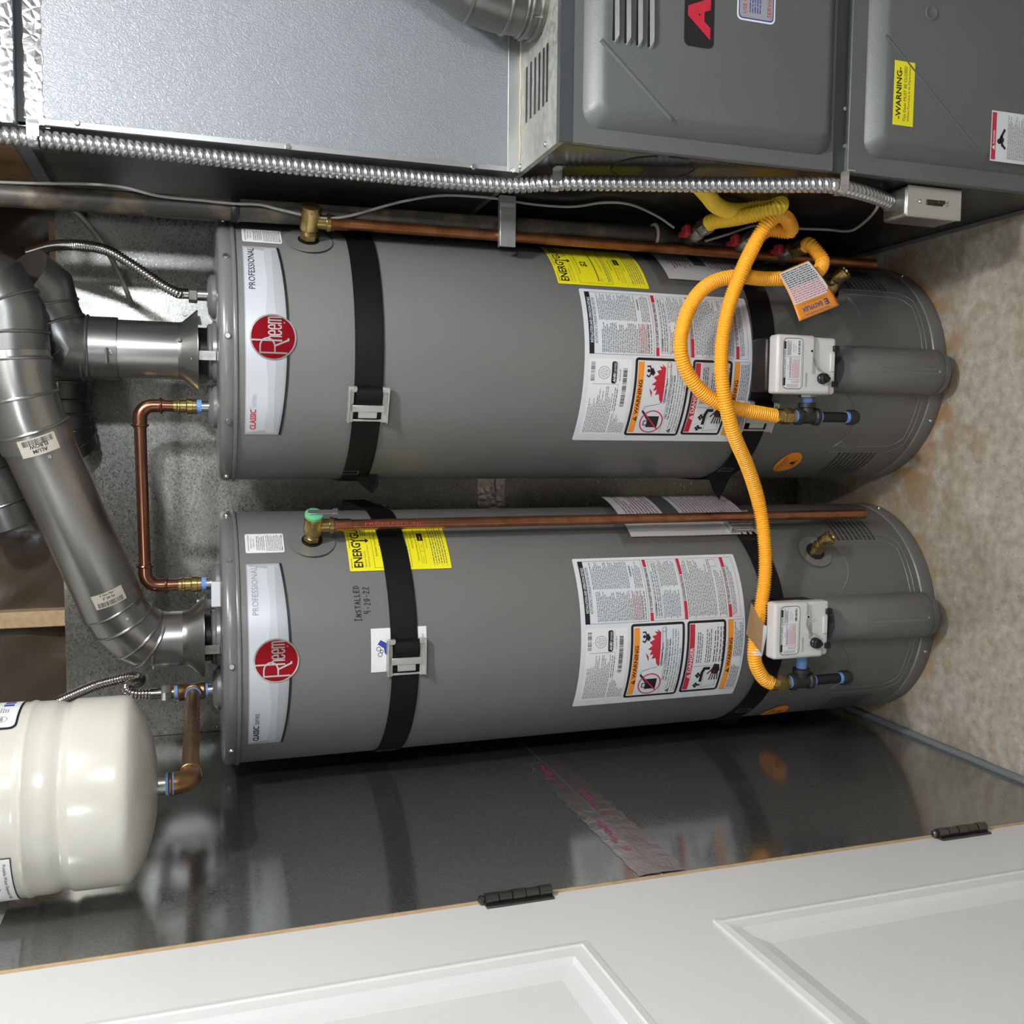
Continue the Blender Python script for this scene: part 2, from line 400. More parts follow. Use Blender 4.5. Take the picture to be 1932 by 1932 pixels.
    def build(s, name, parent, f, split=None, loc=None, step=.008, both=False):
        bm = bmesh.new(); lv = [bm.verts.new(v) for v in s.v]
        for f_, mi in zip(s.f, s.m):
            try: fc = bm.faces.new([lv[i] for i in f_]); fc.material_index = mi
            except ValueError: pass
        if split:
            xs = [v[0] for v in s.v]; x = min(xs)+step
            while x < max(xs):
                bmesh.ops.bisect_plane(bm, geom=bm.verts[:]+bm.edges[:]+bm.faces[:], plane_co=(x, 0, 0), plane_no=(1, 0, 0)); x += step
            if both:
                ys = [v[1] for v in s.v]; y = min(ys)+step
                while y < max(ys):
                    bmesh.ops.bisect_plane(bm, geom=bm.verts[:]+bm.edges[:]+bm.faces[:], plane_co=(0, y, 0), plane_no=(0, 1, 0)); y += step
        for v in bm.verts: v.co = f(v.co.x, v.co.y, v.co.z)
        root = parent
        while root is not None and root.parent is not None: root = root.parent
        org = root.location if root is not None else Vector(loc or (0, 0, 0))
        for v in bm.verts: v.co -= org
        me = bpy.data.meshes.new(name); bm.to_mesh(me); bm.free()
        for M in s.mats: me.materials.append(M)
        o = bpy.data.objects.new(name, me); COL.objects.link(o)
        if parent is not None: o.parent = parent
        else: o.location = org
        return o
def wrap(T, th0, z0, r=RT+.0006):
    return lambda x, y, q: on(T, th0+x/RT, z0+y, r+q)
def plane(o, ux, uy, n):
    o, ux, uy, n = (Vector(q) for q in (o, ux, uy, n))
    return lambda x, y, q: o+ux*x+uy*y+n*q

# ================================================================== the setting
XL, YB, XF, YF = -.709, 2.372, .486, 1.51          # left sheet, back sheet, furnace side, furnace front
ZC = 2.47
b = MB(); b.box(-2.4, 2.6, -2.2, 2.5, -.1, 0, conc); struct(b.build('floor', smooth=0))
b = MB(); b.box(-2.4, 2.6, -2.2, 2.5, ZC, ZC+.1, wall_white); struct(b.build('ceiling', smooth=0))
b = MB(); b.box(-2.4, 2.6, -2.3, -2.2, 0, ZC, room_wall); struct(b.build('wall_front', smooth=0))
b = MB(); b.box(2.6, 2.7, -2.2, 2.5, 0, ZC, room_wall); struct(b.build('wall_right', smooth=0))
b = MB(); b.box(-2.5, -2.4, -2.2, 1.345, 0, ZC, room_wall); struct(b.build('wall_far_left', smooth=0))
b = MB(); b.box(-2.4, -.82, 1.345, 1.45, 0, ZC, room_wall); struct(b.build('wall_beside_door', smooth=0))
# left wall: drywall above, two galvanised sheets below with a taped joint
b = MB(); b.box(-.80, XL-.004, 1.38, 2.5, 0, ZC, wall_white); wl = struct(b.build('wall_left', smooth=0))
for z0, z1 in ((.012, .930), (.934, 1.926)):
    b = MB(); b.box(XL-.004, XL, 1.372, YB, z0, z1, galv_left); b.build('metal_sheet', wl, smooth=0)
# back wall: studs with brown sheeting above, galvanised sheets below
b = MB(); b.box(-.80, 2.6, 2.46, 2.5, 0, ZC, brown_pl); wb = struct(b.build('wall_back', smooth=0))
pb = []
b = MB()                                           # the loose brown plastic, drawn as a wavy skin
nx, nz = 130, 44; vs = []; fs = []
for i in range(nx+1):
    for k in range(nz+1):
        x = -.80+2.2*i/nx; z = 1.86+.61*k/nz
        vs.append((x, 2.43+.010*math.sin(9*x+7*z+.6*math.sin(14*x))+.008*math.sin(23*x-17*z+1+.8*math.sin(9*z))+.004*math.sin(47*x+38*z), z))
for i in range(nx):
    for k in range(nz): a = i*(nz+1)+k; fs.append((a, a+nz+1, a+nz+2, a+1))
b.add(vs, fs, brown_pl); b.build('plastic_sheeting', wb)
for x0, x1, z0, z1 in ((-.72, -.22, .012, .93), (-.218, .50, .012, .93), (-.708, .50, .934, 1.936)):
    b = MB(); b.box(x0 if x0 > -.7 else -.708, x1, YB, YB+.004, z0, z1, galv_back); b.build('metal_sheet', wb, smooth=0)
for (x, y), w in (((.0, 0), 0),): pass
for px, w in ((1164, .037),):
    p = at(60, px, 2.42); b = MB(); b.box(p.x-w/2, p.x+w/2, 2.385, 2.43, 1.80, ZC, wood); b.build('stud', wb, bevel=.002)
p = at(110, 560, 2.41); b = MB(); b.box(p.x-.05, p.x+.16, 2.385, 2.43, 1.905, 1.95, wood); b.build('nailer', wb)
b = MB(); b.cyl(at(348, 592, YB), at(348, 592, YB)-Vector((0, .004, 0)), .006, steel_d, 10); b.build('nail_head', wb)
# sealed foot of the left sheet
b = MB(); q = [Vector((XL+.004, y, .007+.001*math.sin(40*y))) for y in [1.30+.03*i for i in range(36)]]; b.tube(q, .0085, concrete_strip, 10)
struct(b.build('baseboard_left'))
b = MB(); b.box(-.80, XL-.001, 1.345, 1.378, 0, 2.10, wood); struct(b.build('trim_1', bevel=.002))

# taped joints
def tape_text(P, L, H):
    x = .02; i = 0
    while x < L-.1:
        P.text('POLYKEN', x, H*(.55 if i % 2 else .22), .011, pink_i, bold=True); P.text('339', x+.075, H*(.50 if i % 2 else .17), .010, pink_i, bold=True)
        P.ring(x+.125, H*(.6 if i % 2 else .3), .007, .0012, pink_i); P.text('UL', x+.1215, H*(.6 if i % 2 else .3)-.003, .006, pink_i)
        x += .155; i += 1
b = MB(); n = 40; vs = []; fs = []
for i in range(n+1):
    y = 1.374+.57*i/n; e = .003*math.sin(i*1.7)+.0018*math.sin(i*3.1)
    for k, (z, d) in enumerate(((.886+e, .0006), (.912, .0016+.0008*math.sin(i*2.3)), (.9305, .0026), (.934, .0012), (.952, .0016+.0008*math.sin(i*1.9+1)), (.973-e*.6, .0006))):
        vs.append((XL+d, y, z))
for i in range(n):
    for k in range(5): a = i*6+k; fs.append((a, a+6, a+7, a+1))
b.add(vs, fs, foil_dull); tp = b.build('foil_tape', wl, smooth=20)
P = Print(); tape_text(P, .56, .085); P.build('tape_print', tp, plane((XL+.0034, 1.93, .972), (0, -1, 0), (0, 0, -1), (1, 0, 0)))
b = MB(); e0 = at(900, 935, YB); e1 = at(952, 935, YB)
b.box(-.20, -.06, YB-.0022, YB-.0004, e1.z, e0.z, foil_dull); tp = b.build('foil_tape', wb, bevel=.0006)
b = MB(); b.tube([Vector((-.165+.012*k, YB-.004, e1.z+.026+.0015*math.sin(k*2))) for k in range(9)], .0016, foil_m, 6); b.build('tape_crease', tp)
P = Print(); P.text('UL', -.135, e1.z+.034, .007, pink_i, bold=True); P.text('22', -.150, e1.z+.029, .007, pink_i, bold=True); P.text('UL', -.13, e1.z+.006, .007, pink_i, bold=True)
P.build('tape_print', tp, plane((0, YB-.0026, 0), (1, 0, 0), (0, 0, 1), (0, -1, 0)))

# ------------------------------------------------------------------ the white panelled door, swung open towards us
DT = R_(2.2)
dd = Vector((math.sin(DT), -math.cos(DT), 0)); dn = Vector((math.cos(DT), math.sin(DT), 0)); DO = Vector((XL, 1.360, 0))
DM = Matrix.Identity(4)
for j in range(3): DM[j][0] = dd[j]; DM[j][1] = dn[j]; DM[j][2] = (0, 0, 1)[j]
DM.translation = DO
dw = .80; pu0, pu1 = .163, .163+.46
b = MB(); b.box(0, dw, -.036, -.022, .012, 2.06, white, DM); door = struct(b.build('door_1', smooth=0))
def dpart(name, u0, u1, z0, z1): b = MB(); b.box(u0, u1, -.022, 0, z0, z1, white, DM); return b.build(name, door, smooth=0)
dpart('stile', 0, pu0, .012, 2.06); dpart('stile', pu1, dw, .012, 2.06)
dpart('rail', pu0, pu1, 1.953, 2.06); dpart('rail', pu0, pu1, .938, 1.138); dpart('rail', pu0, pu1, .012, .22)
def dpanel(z0, z1):
    b = MB(); prof = [(0, 0), (.0, .004), (.010, .0055), (.0125, .003), (.030, .001), (.034, -.006), (.060, -.013)]
    rings = []
    for ins, h in prof: rings.append([Vector((u, h, z)) for u, z in ((pu0+ins, z0+ins), (pu1-ins, z0+ins), (pu1-ins, z1-ins), (pu0+ins, z1-ins))])
    vs = [DM @ v for r in rings for v in r]; fs = []
    for k in range(len(rings)-1):
        for i in range(4): fs.append((k*4+i, k*4+(i+1) % 4, (k+1)*4+(i+1) % 4, (k+1)*4+i))
    fs.append(tuple(len(vs)-4+i for i in range(4))); b.add(vs, fs, white); b.build('panel', door, smooth=0)
dpanel(1.138, 1.953); dpanel(.22, .938)
for z0, z1 in ((1.131, 1.240), (.283, .392)):
    b = MB(); c = DM @ Vector((.004, .0085, 0))
    h = tag(b, None) if False else None
    L5 = (z1-z0)/5
    b.box(.004, .020, -.001, .0035, z0, z1, hinge_m, DM); hg = b.build('hinge', door, bevel=.001)
    for k in range(5):
        b = MB(); b.cyl((c.x, c.y, z0+k*L5+.0008), (c.x, c.y, z0+(k+1)*L5-.0008), .0088 if k % 2 == 0 else .0080, hinge_m, 16); b.build('knuckle', hg)
    b = MB(); b.lathe([(.005, 0), (.0065, .003), (.0065, .007), (.004, .009)], (c.x, c.y, z1), (0, 0, 1), hinge_m, 12); b.build('hinge_pin', hg)

# ================================================================== water heaters
def heater(T, lab, key):
    H = thing('water_heater', T, lab, 'water heater')
    A = key == 'A'
    px = lambda x, y: cyl_at(T, x, y)
    b = MB()
    b.lathe([(.2585, .0), (.2605, .003), (.2605, .036), (.2578, .038), (.2578, .0405), (.2592, .043), (.2592, 1.5745)], T, (0, 0, 1), paint, 128)
    b.build('jacket', H)
    b = MB()
    b.lathe([(.2592, 1.572), (.2632, 1.5735), (.2640, 1.5765), (.2630, 1.5795), (.2600, 1.5805), (.2612, 1.5835), (.2612, 1.594), (.2590, 1.6005), (.2535, 1.6045), (.245, 1.6055)], T, (0, 0, 1), paint_cap, 128, (False, True))
    cap = b.build('top_cap', H)
    for ang in ([-72, -33, 2, 37, 70] if A else [-86, -46, -1, 44, 78]):
        b = MB(); a = R_(ang); p = on(T, a, 1.5905, .2610); screw(b, p, p-Vector((T.x, T.y, p.z)), .0060); b.build('screw', cap)
    # nipple grommets and collar on the lid
    for dx in (-.11, .112):
        b = MB(); b.lathe([(.045, 1.604), (.044, 1.612), (.036, 1.619), (.022, 1.622)], (T.x+dx, T.y, 0), (0, 0, 1), paint_cap, 28); b.build('grommet', cap)
    b = MB(); b.lathe([(.064, 1.604), (.062, 1.612), (.057, 1.615), (.057, 1.620), (.052, 1.623)], T, (0, 0, 1), paint_cap, 40); b.build('flue_collar', cap)
    b = MB(); b.lathe([(.049, 1.618), (.049, 1.648)], T, (0, 0, 1), black_plastic, 32); b.build('flue_tube', cap)
    if not A:
        b = MB(); b.box(T.x+.075, T.x+.125, T.y-.07, T.y-.062, 1.604, 1.622, paper); b.build('lid_tag', cap)
    # screws of the bottom ring
    for x, y in (((1754, 793), (1704, 522)) if A else ((1744, 1228), (1658, 960))):
        th, z = px(x, y); b = MB(); p = on(T, th, max(z, .018), .2607); screw(b, p, p-Vector((T.x, T.y, p.z)), .0048); b.build('screw', H)
    # pressed outline of the burner compartment
    def crease(name, pts, r=.0011, closed=False):
        q = []
        for (a0, z0), (a1, z1) in zip(pts, pts[1:]):
            for k in range(6): t = k/6; q.append(on(T, a0+(a1-a0)*t, z0+(z1-z0)*t, .2590))
        q.append(on(T, *pts[-1], .2590)); b = MB(); b.tube(q, r, paint, 6); b.build(name, H)
    c0 = R_(-2 if A else 4)
    for sgn in (1, -1):
        crease('pressed_seam', [(c0+sgn*R_(k), .068 if k < 36 else .068+(k-36)*.004) for k in (9, 14, 20, 26, 32, 36, 38, 40)]+[(c0+sgn*R_(41.5), .10), (c0+sgn*R_(42), .15), (c0+sgn*R_(42), .245)])
        crease('pressed_seam', [(c0+sgn*R_(k), .056 if k < 40 else .056+(k-40)*.004) for k in (9, 14, 20, 26, 32, 40, 43)]+[(c0+sgn*R_(45.5), .09), (c0+sgn*R_(46), .15), (c0+sgn*R_(46), .25)], .0009)
        arc = [(8, .270), (12, .252), (17, .231), (22, .217), (28, .211), (34, .214), (39, .224), (42, .236)]
        crease('pressed_arc', [(c0+sgn*R_(a), z+.012) for a, z in arc], .0017)
    # half-round burner cover
    bc = on(T, c0, 0, .235); rad = .0525; nrm = Vector((math.sin(c0), -math.cos(c0), 0)); tan = Vector((math.cos(c0), math.sin(c0), 0))
    b = MB(); vs = []; fs = []; n = 20
    prof = [(.93, .033, .9), (1.0, .042, 1.0), (1.0, .290, 1.0), (.97, .305, .98), (.85, .318, .9)]
    for k, (s_, z, o_) in enumerate(prof):
        for i in range(n+1):
            a = PI*i/n; vs.append(bc+tan*(rad*s_*math.cos(a))+nrm*((.015+.068*math.sin(a)**.72)*o_)+Vector((0, 0, z)))
    for k in range(len(prof)-1):
        for i in range(n): a = k*(n+1)+i; fs.append((a, a+1, a+n+2, a+n+1))
    fs.append(tuple(range(n+1))); fs.append(tuple((len(prof)-1)*(n+1)+i for i in range(n+1)))
    b.add(vs, fs, paint); cov = b.build('burner_cover', H, smooth=50)
    fy = .015+.068
    b = MB(); q0 = bc+nrm*(fy-.0008)+Vector((0, 0, 0)); pts = [q0+tan*.0045+Vector((0, 0, .072)), q0+tan*.0045+Vector((0, 0, .225)), q0-tan*.0045+Vector((0, 0, .225)), q0-tan*.0045+Vector((0, 0, .072)), q0+tan*.0045+Vector((0, 0, .072))]
    b.tube(pts, .0013, paint, 6); b.build('pressed_slot', cov)
    b = MB(); b.lathe([(.0035, 0), (.003, .002), (.001, .003)], q0+Vector((0, 0, .0725)), nrm, steel, 10); b.build('rivet', cov)
    b = MB(); b.tube([bc+tan*(rad*.99*math.cos(PI*i/16))+nrm*(.0155+.0685*math.sin(PI*i/16)**.72)+Vector((0, 0, .053)) for i in range(17)], .0008, furn_dark, 5); b.build('cover_seam', cov)
    # air intake slots low on both sides
    for sd in (-1, 1):
        b = MB(); c1 = R_(sd*58 - (2 if A else 0))
        for r_ in range(9):
            for k in range(14):
                z = .115+r_*.0125; a = c1+R_((k-6.5)*1.75)
                p = on(T, a, z, .2594); n_ = p-Vector((T.x, T.y, z)); n_.normalize(); t_ = Vector((-n_.y, n_.x, 0))
                b.add([p-t_*.0034, p+t_*.0034, p+t_*.0034+Vector((0, 0, .0042))+n_*.0010, p-t_*.0034+Vector((0, 0, .0042))+n_*.0010], [(0, 1, 2, 3)], black_plastic)
        o = b.build('air_intake', H, smooth=0); o['kind'] = 'stuff'
    # ---- gas control
    g = (at(1465, 630, 1.72), at(1580, 745, 1.72)) if A else (at(1460, 1135, 1.72), at(1566, 1240, 1.72))
    gx = (g[0].x+g[1].x)/2; w2 = .0605; zt, zb = (g[0].z, g[1].z+.002); YV = 1.715
    b = MB(); b.box(gx-w2+.004, gx+w2-.004, YV+.028, YV+.085, zb+.012, zt+.008, black_plastic); ctl = b.build('gas_control', H, bevel=.006)
    b = MB(); b.cyl((gx, YV+.06, zb+.05), (gx, YV+.12, zb+.05), .045, black_plastic, 24); b.build('valve_shank', ctl)
    b = MB(); b.box(gx-.03, gx+.034, YV+.045, YV+.09, zb-.022, zb+.02, black_plastic); b.build('wire_loom', ctl, bevel=.01)
    # white cover: upper full-depth block with a stepped lower skirt
    pts = [(-w2, zt), (w2, zt), (w2, zb+.058), (w2-.052, zb+.058), (w2-.066, zb+.050), (w2-.074, zb+.030), (w2-.086, zb+.022), (-w2, zb+.018)]
    b = MB(); b.prism(pts, (gx, YV+.034, 0), (1, 0, 0), (0, 0, 1), (0, -1, 0), .034, valve_w); b.build('control_cover', ctl, bevel=.007, seg=3)
    b = MB(); b.box(gx-w2+.001, gx+w2-.002, YV+.010, YV+.040, zb, zb+.075, valve_w); sk = b.build('cover_skirt', ctl, bevel=.007, seg=3)
    b = MB(); b.box(gx-.012, gx+.026, YV+.0065, YV+.012, zb+.006, zb+.016, valve_w); b.build('latch', sk, bevel=.0015)
    for dx in (.036, -.038):
        b = MB(); b.box(gx+dx-.006, gx+dx+.006, YV+.004, YV+.03, zb-.003, zb+.010, black_plastic); b.build('plug', sk, bevel=.001)
    b = MB(); kp = Vector((gx-.028, YV, zb+.042)); b.lathe([(.0115, 0), (.0115, .006), (.0098, .008), (.0098, .014), (.008, .0155)], kp, (0, -1, 0), black_plastic, 28)
    b.box(kp.x-.0035, kp.x+.0025, YV-.018, YV-.012, kp.z-.009, kp.z+.009, black_plastic); b.build('dial', ctl)
    P = Print(); P.rrect(-.051, zt-.062, .053, zt-.014, .010, ink); P.layer = 1; P.rrect(-.0498, zt-.0608, .0518, zt-.0152, .009, paper2); P.layer = 2
    P.rect(-.044, zt-.0205, .0515-.006, zt-.0155, ink); P.layer = 3; P.rect(-.028, zt-.0203, .030, zt-.0157, paper2); P.layer = 4
    P.text('STATUS LIGHT CODE', -.0275, zt-.0199, .0038, ink, .056, True)
    P.para(.018, zt-.023, .049, .0021, 5, ink_g); P.text('Normal Operation', .024, zt-.039, .0022, ink); P.text('System Failure', .024, zt-.044, .0022, ink); P.bars(.02, zt-.054, .048, zt-.049, 14, ink)
    P.rect(.0145, zt-.055, .0149, zt-.0215, ink); P.text('STATUS', -.012, zt-.0265, .002, ink)
    P.para(-.028, zt-.029, .013, .0024, 2, blue_i); P.para(-.028, zt-.0345, .013, .0024, 8, redp); P.rect(-.0312, zt-.056, -.0308, zt-.022, ink)
    P.para(-.0385, zt-.0345, -.033, .0024, 8, redp); P.para(-.048, zt-.024, -.040, .0024, 12, ink_l); P.para(-.045, zt-.0575, .045, .0022, 1, ink_g)
    P.disc(.028, zt-.082, .0042, paper2, 3); P.disc(.028, zt-.082, .0028, ink, 4); P.text('STATUS', .024, zt-.0895, .0018, ink_g)
    P.para(-.019, zt-.084, .016, .0023, 4, ink_g); P.para(-.046, zt-.0685, -.015, .0021, 2, ink_g)
    for k in range(9):
        a = R_(200-k*30); P.rect(-.028+.0148*math.cos(a)-.0006, zb+.042+.0148*math.sin(a)-.0006, -.028+.0148*math.cos(a)+.0006, zb+.042+.0148*math.sin(a)+.0006, ink)
    P.text('HOT', -.0335, zb+.022, .0026, ink, rot=.3); P.text('VAC', -.0135, zb+.052, .0024, ink, rot=-.8)
    P.build('control_print', ctl, plane((gx, YV-.0004, 0), (1, 0, 0), (0, 0, 1), (0, -1, 0)))
    # gas train: stub, tee, drip leg and cap
    tx = (at(1522, 786, 1.755) if A else at(1511, 1285, 1.755)); ty = 1.755
    tr = MB(); tr.lathe([(.0165, -.027), (.0185, -.026), (.0185, -.018), (.0155, -.015), (.0155, .015), (.0185, .018), (.0185, .026), (.0165, .027)], tx, (0, 0, 1), blackiron, 24)
    tr.cyl(tx, tx+Vector((.026, 0, 0)), .0145, blackiron, 20); tr.lathe([(.0165, .018), (.0185, .019), (.0185, .028), (.0165, .029)], tx, (1, 0, 0), blackiron, 24); tee = tr.build('gas_tee', H)
    b = MB(); b.cyl(tx+Vector((.028, 0, 0)), Vector((gx-w2+.004, ty, tx.z)), .0115, tape_b, 18); hexnut(b, Vector((gx-w2-.006, ty, tx.z)), Vector((gx-w2+.006, ty, tx.z)), .019, steel_d); b.build('inlet_nipple', tee)
    b = MB(); b.cyl(tx-Vector((0, 0, .027)), tx-Vector((0, 0, .034)), .0125, tape_b, 18); b.cyl(tx-Vector((0, 0, .033)), tx-Vector((0, 0, .098)), .0112, black_plastic, 20); b.cyl(tx-Vector((0, 0, .096)), tx-Vector((0, 0, .105)), .0125, tape_b, 18); b.build('drip_nipple', tee)
    b = MB(); b.lathe([(.0155, .103), (.0165, .105), (.0165, .118), (.013, .126), (.006, .129)], tx, (0, 0, -1), blackiron, 20); b.build('drip_cap', tee)
    b = MB(); b.cyl(tx+Vector((0, 0, .026)), tx+Vector((0, 0, .036)), .0135, tape_b, 18); b.build('sealant_ring', tee)
    # ---- drain valve
    dth, dz = (*cyl_at(T, 1564, 551),) if A else (R_(39.5), .298)
    p = on(T, dth, dz); n_ = Vector((math.sin(dth), -math.cos(dth), 0))
    b = MB(); b.lathe([(.041, .0), (.041, .0015), (.024, .0022), (.022, .001)], p, n_, paint, 40); es = b.build('drain_escutcheon', H)
    b = MB(); b.lathe([(.022, 0), (.022, .0028)], p, n_, black_plastic, 30); b.build('drain_hole', es)
    b = MB(); b.lathe([(.014, 0), (.014, .020), (.011, .024), (.011, .044)], p, n_, brass, 20)
    e = p+n_*.044; dn_ = (n_*.75+Vector((0, 0, -.35))).normalized(); b.lathe([(.012, -.012), (.015, -.008), (.015, .012), (.0165, .013), (.0165, .019), (.012, .020), (.010, .008)], e, dn_, brass, 22, (True, True))
    b.lathe([(.010, 0), (.010, .016), (.007, .018)], p+n_*.030, Vector((0, 0, 1)), brass, 16); b.build('drain_valve', H)
    # ---- relief valve
    tth, tz = (R_(52.5), 1.436) if A else (R_(54.5), 1.432)
    p = on(T, tth, tz); n_ = Vector((math.sin(tth), -math.cos(tth), 0))
    b = MB(); b.lathe([(.046, 0), (.046, .0012), (.022, .0018)], p, n_, paint_cap, 40); es = b.build('valve_escutcheon', H)
    b = MB(); b.lathe([(.0205, 0), (.0205, .0024)], p, n_, black_plastic, 30); b.build('valve_hole', es)
    b = MB(); hexnut(b, p+n_*.004, p+n_*.016, .0165, brass)
    b.lathe([(.0135, .012), (.0145, .022), (.0185, .026), (.0185, .060), (.0165, .066)], p, n_, brass, 28)
    o_ = p+n_*.040; b.lathe([(.013, 0), (.0135, .030), (.0165, .031), (.0165, .038)], o_, (0, 0, -1), brass, 24); rv = b.build('relief_valve', H)
    b = MB(); b.lathe([(.0178, .064), (.0178, .070), (.015, .072)], p, n_, green_h if not A else brass, 24); b.build('valve_bonnet', rv)
    if not A:
        b = MB(); q = p+n_*.074; t_ = Vector((n_.y*-1, n_.x, 0)); MM = Matrix.Identity(4)
        for j in range(3): MM[j][0] = t_[j]; MM[j][1] = n_[j]; MM[j][2] = (0, 0, 1)[j]
        MM.translation = q
        b.box(-.006, .006, -.0005, .0015, -.040, .012, steel, MM); b.box(-.008, .008, .001, .003, -.046, -.036, steel, MM); b.build('test_lever', rv, bevel=.0006)
    # ---- brand plate
    thn = R_(2.6) if A else R_(-.1); wv = .3835; hh = .0645
    P = Print(); x0, x1 = -wv/2, wv/2
    yb = lambda x: -.061-.0125*(1-(x/(wv/2))**2)
    xs = [x0+(x1-x0)*k/24 for k in range(25)]
    P.poly([(x0, .0015), (x1, .0015)]+[(x, yb(x)) for x in xs[::-1]], plate_g); P.layer = 1
    P.poly([(x0+.004, -.0005), (x1-.004, -.0005)]+[(x, min(yb(x)+.006, -.002)) for x in xs[::-1][1:-1]], plate_w); P.layer = 2
    P.poly([(x1-.004, -.038), (x1-.004, -.056)]+[(x, yb(x)+.006) for x in xs[::-1][1:-1]]+[(x0+.004, -.056), (x0+.004, -.038)]+[(x, -.036+.004*math.cos(x*30)) for x in xs[1:-1:3]], plate_l); P.layer = 3
    P.poly([(x1-.004, -.051)]+[(x, yb(x)+.004) for x in xs[::-1][1:-1]]+[(x0+.004, -.051)]+[(x, -.052-.002*math.cos(x*26)) for x in xs[2:-2:3]], plate_g); P.layer = 4
    P.poly([(x, yb(x)+.0012) for x in xs]+[(x, yb(x)-.0032) for x in xs[::-1]], ink, 4)
    P.text('PROFESSIONAL', x1-.006, -.0185, .0115, ink if A else ink_l, .098, False, 'r'); P.text('TM', x1-.002, -.009, .002, ink_g, align='r')
    P.text('CLASSIC', x0+.012, -.0185, .0112, red if A else ink, .043, True); P.text('TM', x0+.056, -.009, .002, ink_g); P.text('series', x0+.060, -.0185, .0108, plate_l if A else ink_g, .026)
    P.build('brand_plate', H, wrap(T, thn, 1.559, .2600), True)
    # ---- round emblem
    eth, ez = (R_(2.3), 1.5115) if A else (R_(.2), 1.5105); er = .0415
    P = Print(.0004); P.disc(0, 0, er, emblem_s, 5, 48); P.disc(0, 0, er-.0028, emblem_r, 6, 48); P.layer = 7
    u = er/172.; lw = 10.5*u
    sc = lambda L: [(x*u, y*u) for x, y in L]
    bowl = [(-115, 96)]+[(-72+62*math.sin(R_(a)), 42+54*math.cos(R_(a))) for a in range(0, 181, 20)]+[(-115, -12)]
    P.stroke(sc([(-118, 98), (-118, -100)]), lw*1.2, emblem_s); P.stroke(sc(bowl), lw*1.1, emblem_s); P.stroke(sc([(-66, -12), (-22, -112), (-10, -112)]), lw*1.3, emblem_s)
    P.stroke(sc([(-26, 160), (-26, -62)]), lw*1.2, emblem_s)
    P.stroke(sc([(-26, 10), (-18, 30), (-6, 34), (4, 22), (4, -62)]), lw, emblem_s)
    for ex in (16, 60):
        P.stroke(sc([(ex, -12), (ex+28, -12), (ex+28, 16), (ex+20, 32), (ex+8, 32), (ex, 14), (ex, -42), (ex+8, -60), (ex+22, -60), (ex+29, -40)]), lw, emblem_s)
    P.stroke(sc([(102, 34), (102, -62)]), lw, emblem_s); P.stroke(sc([(102, 18), (110, 32), (118, 32), (124, 20), (124, -62)]), lw, emblem_s); P.stroke(sc([(124, 18), (132, 32), (140, 32), (147, 20), (147, -62)]), lw, emblem_s)
    P.ring(108*u, -84*u, 7*u, 2.2*u, emblem_s, n=12)
    P.build('emblem', H, wrap(T, eth, ez, .2600), True)
    # ---- small certification sticker under the cap
    P = Print(); P.rrect(-.0275, -.0365, .0275, .0365, .004, paper2); P.layer = 1
    P.text('TEMPERATURE PRESSURE', 0, .0295, .0026, ink_g, .046, align='c'); P.text('RELIEF VALVE', 0, .0245, .0026, ink_g, .03, align='c'); P.text('IMPORTANT', 0, .0195, .0026, ink_g, .024, align='c')
    P.para(-.02, .0155, .02, .0042, 4, ink_g, .55); P.para(-.023, -.003, .023, .0036, 9, ink_g, .6, 0, .1); P.rect(-.023, -.0335, -.012, -.0318, ink_g); P.rect(.014, -.0335, .023, -.0318, ink_g)
    P.build('certificate_sticker', H, wrap(T, R_(54.0), 1.523), True)
    # ---- EnergyGuide
    eth, ez, = (R_(34.2), .9435) if A else (R_(36.9), 1.3655)
    ew, eh = .150, .2045
    P = Print(); P.rrect(0, -eh, ew, 0, .003, yellow_i); P.layer = 1
    P.para(.006, -.0045, .035, .0035, 1, ink_g); P.para(.055, -.0045, .14, .0035, 1, ink_g)
    P.text('ENERG', .008, -.0275, .0185, ink, .062, True); P.text('Y', .069, -.0275, .0185, ink, .015, True); P.text('GUIDE', .083, -.0275, .0185, ink, .060, True)
    P.rect(.0745, -.040, .0785, -.0275, ink); P.poly([(.0695, -.038), (.0835, -.038), (.0765, -.045)], ink)
    P.text('Water Heater - Natural Gas', .008, -.0345, .0036, ink_g, .040); P.text('Tank Size (Storage Capacity): 38 gallons', .008, -.0415, .0036, ink_g, .056)
    P.para(.092, -.031, .14, .0055, 3, ink_g, .7)
    P.frame(.006, -.125, .144, -.0495, .0006, ink); P.text('Estimated Yearly Energy Cost', .034, -.0595, .0055, ink, .075); P.text('$2', .058, -.0805, .0165, ink, bold=True); pass
    P.rect(.014, -.0945, .136, -.0925, ink); P.rect(.0135, -.0975, .0145, -.0895, ink); P.text('$176', .012, -.1025, .004, ink); P.text('Cost Range of Similar Models', .045, -.1085, .004, ink_g)
    P.para(.012, -.115, .135, .0042, 2, ink_g)
    P.text('First Hour Rating', .052, -.135, .0052, ink, .04); P.text('(How much hot water you get in the first hour of use)', .02, -.1425, .0045, ink, .105)
    P.frame(.014, -.155, .105, -.1455, .0005, ink); P.rect(.043, -.155, .0436, -.1455, ink); P.text('very small', .017, -.1515, .0028, ink); P.text('low', .055, -.1515, .0028, ink)
    P.rect(.072, -.1565, .095, -.1445, ink); P.layer = 2; P.text('Medium', .075, -.1515, .0028, yellow_i); P.layer = 1; P.text('Estimated Yearly Energy Use', .05, -.163, .0036, ink_g)
    for k in range(6): P.rect(.008, -.1715-k*.0052, .0095, -.170-k*.0052, ink) if k in (0, 1, 3, 5) else None; P.para(.012, -.1695-k*.0052, .13, .0046, 1, ink_g, .55)
    P.build('energy_label', H, wrap(T, eth, ez), True)
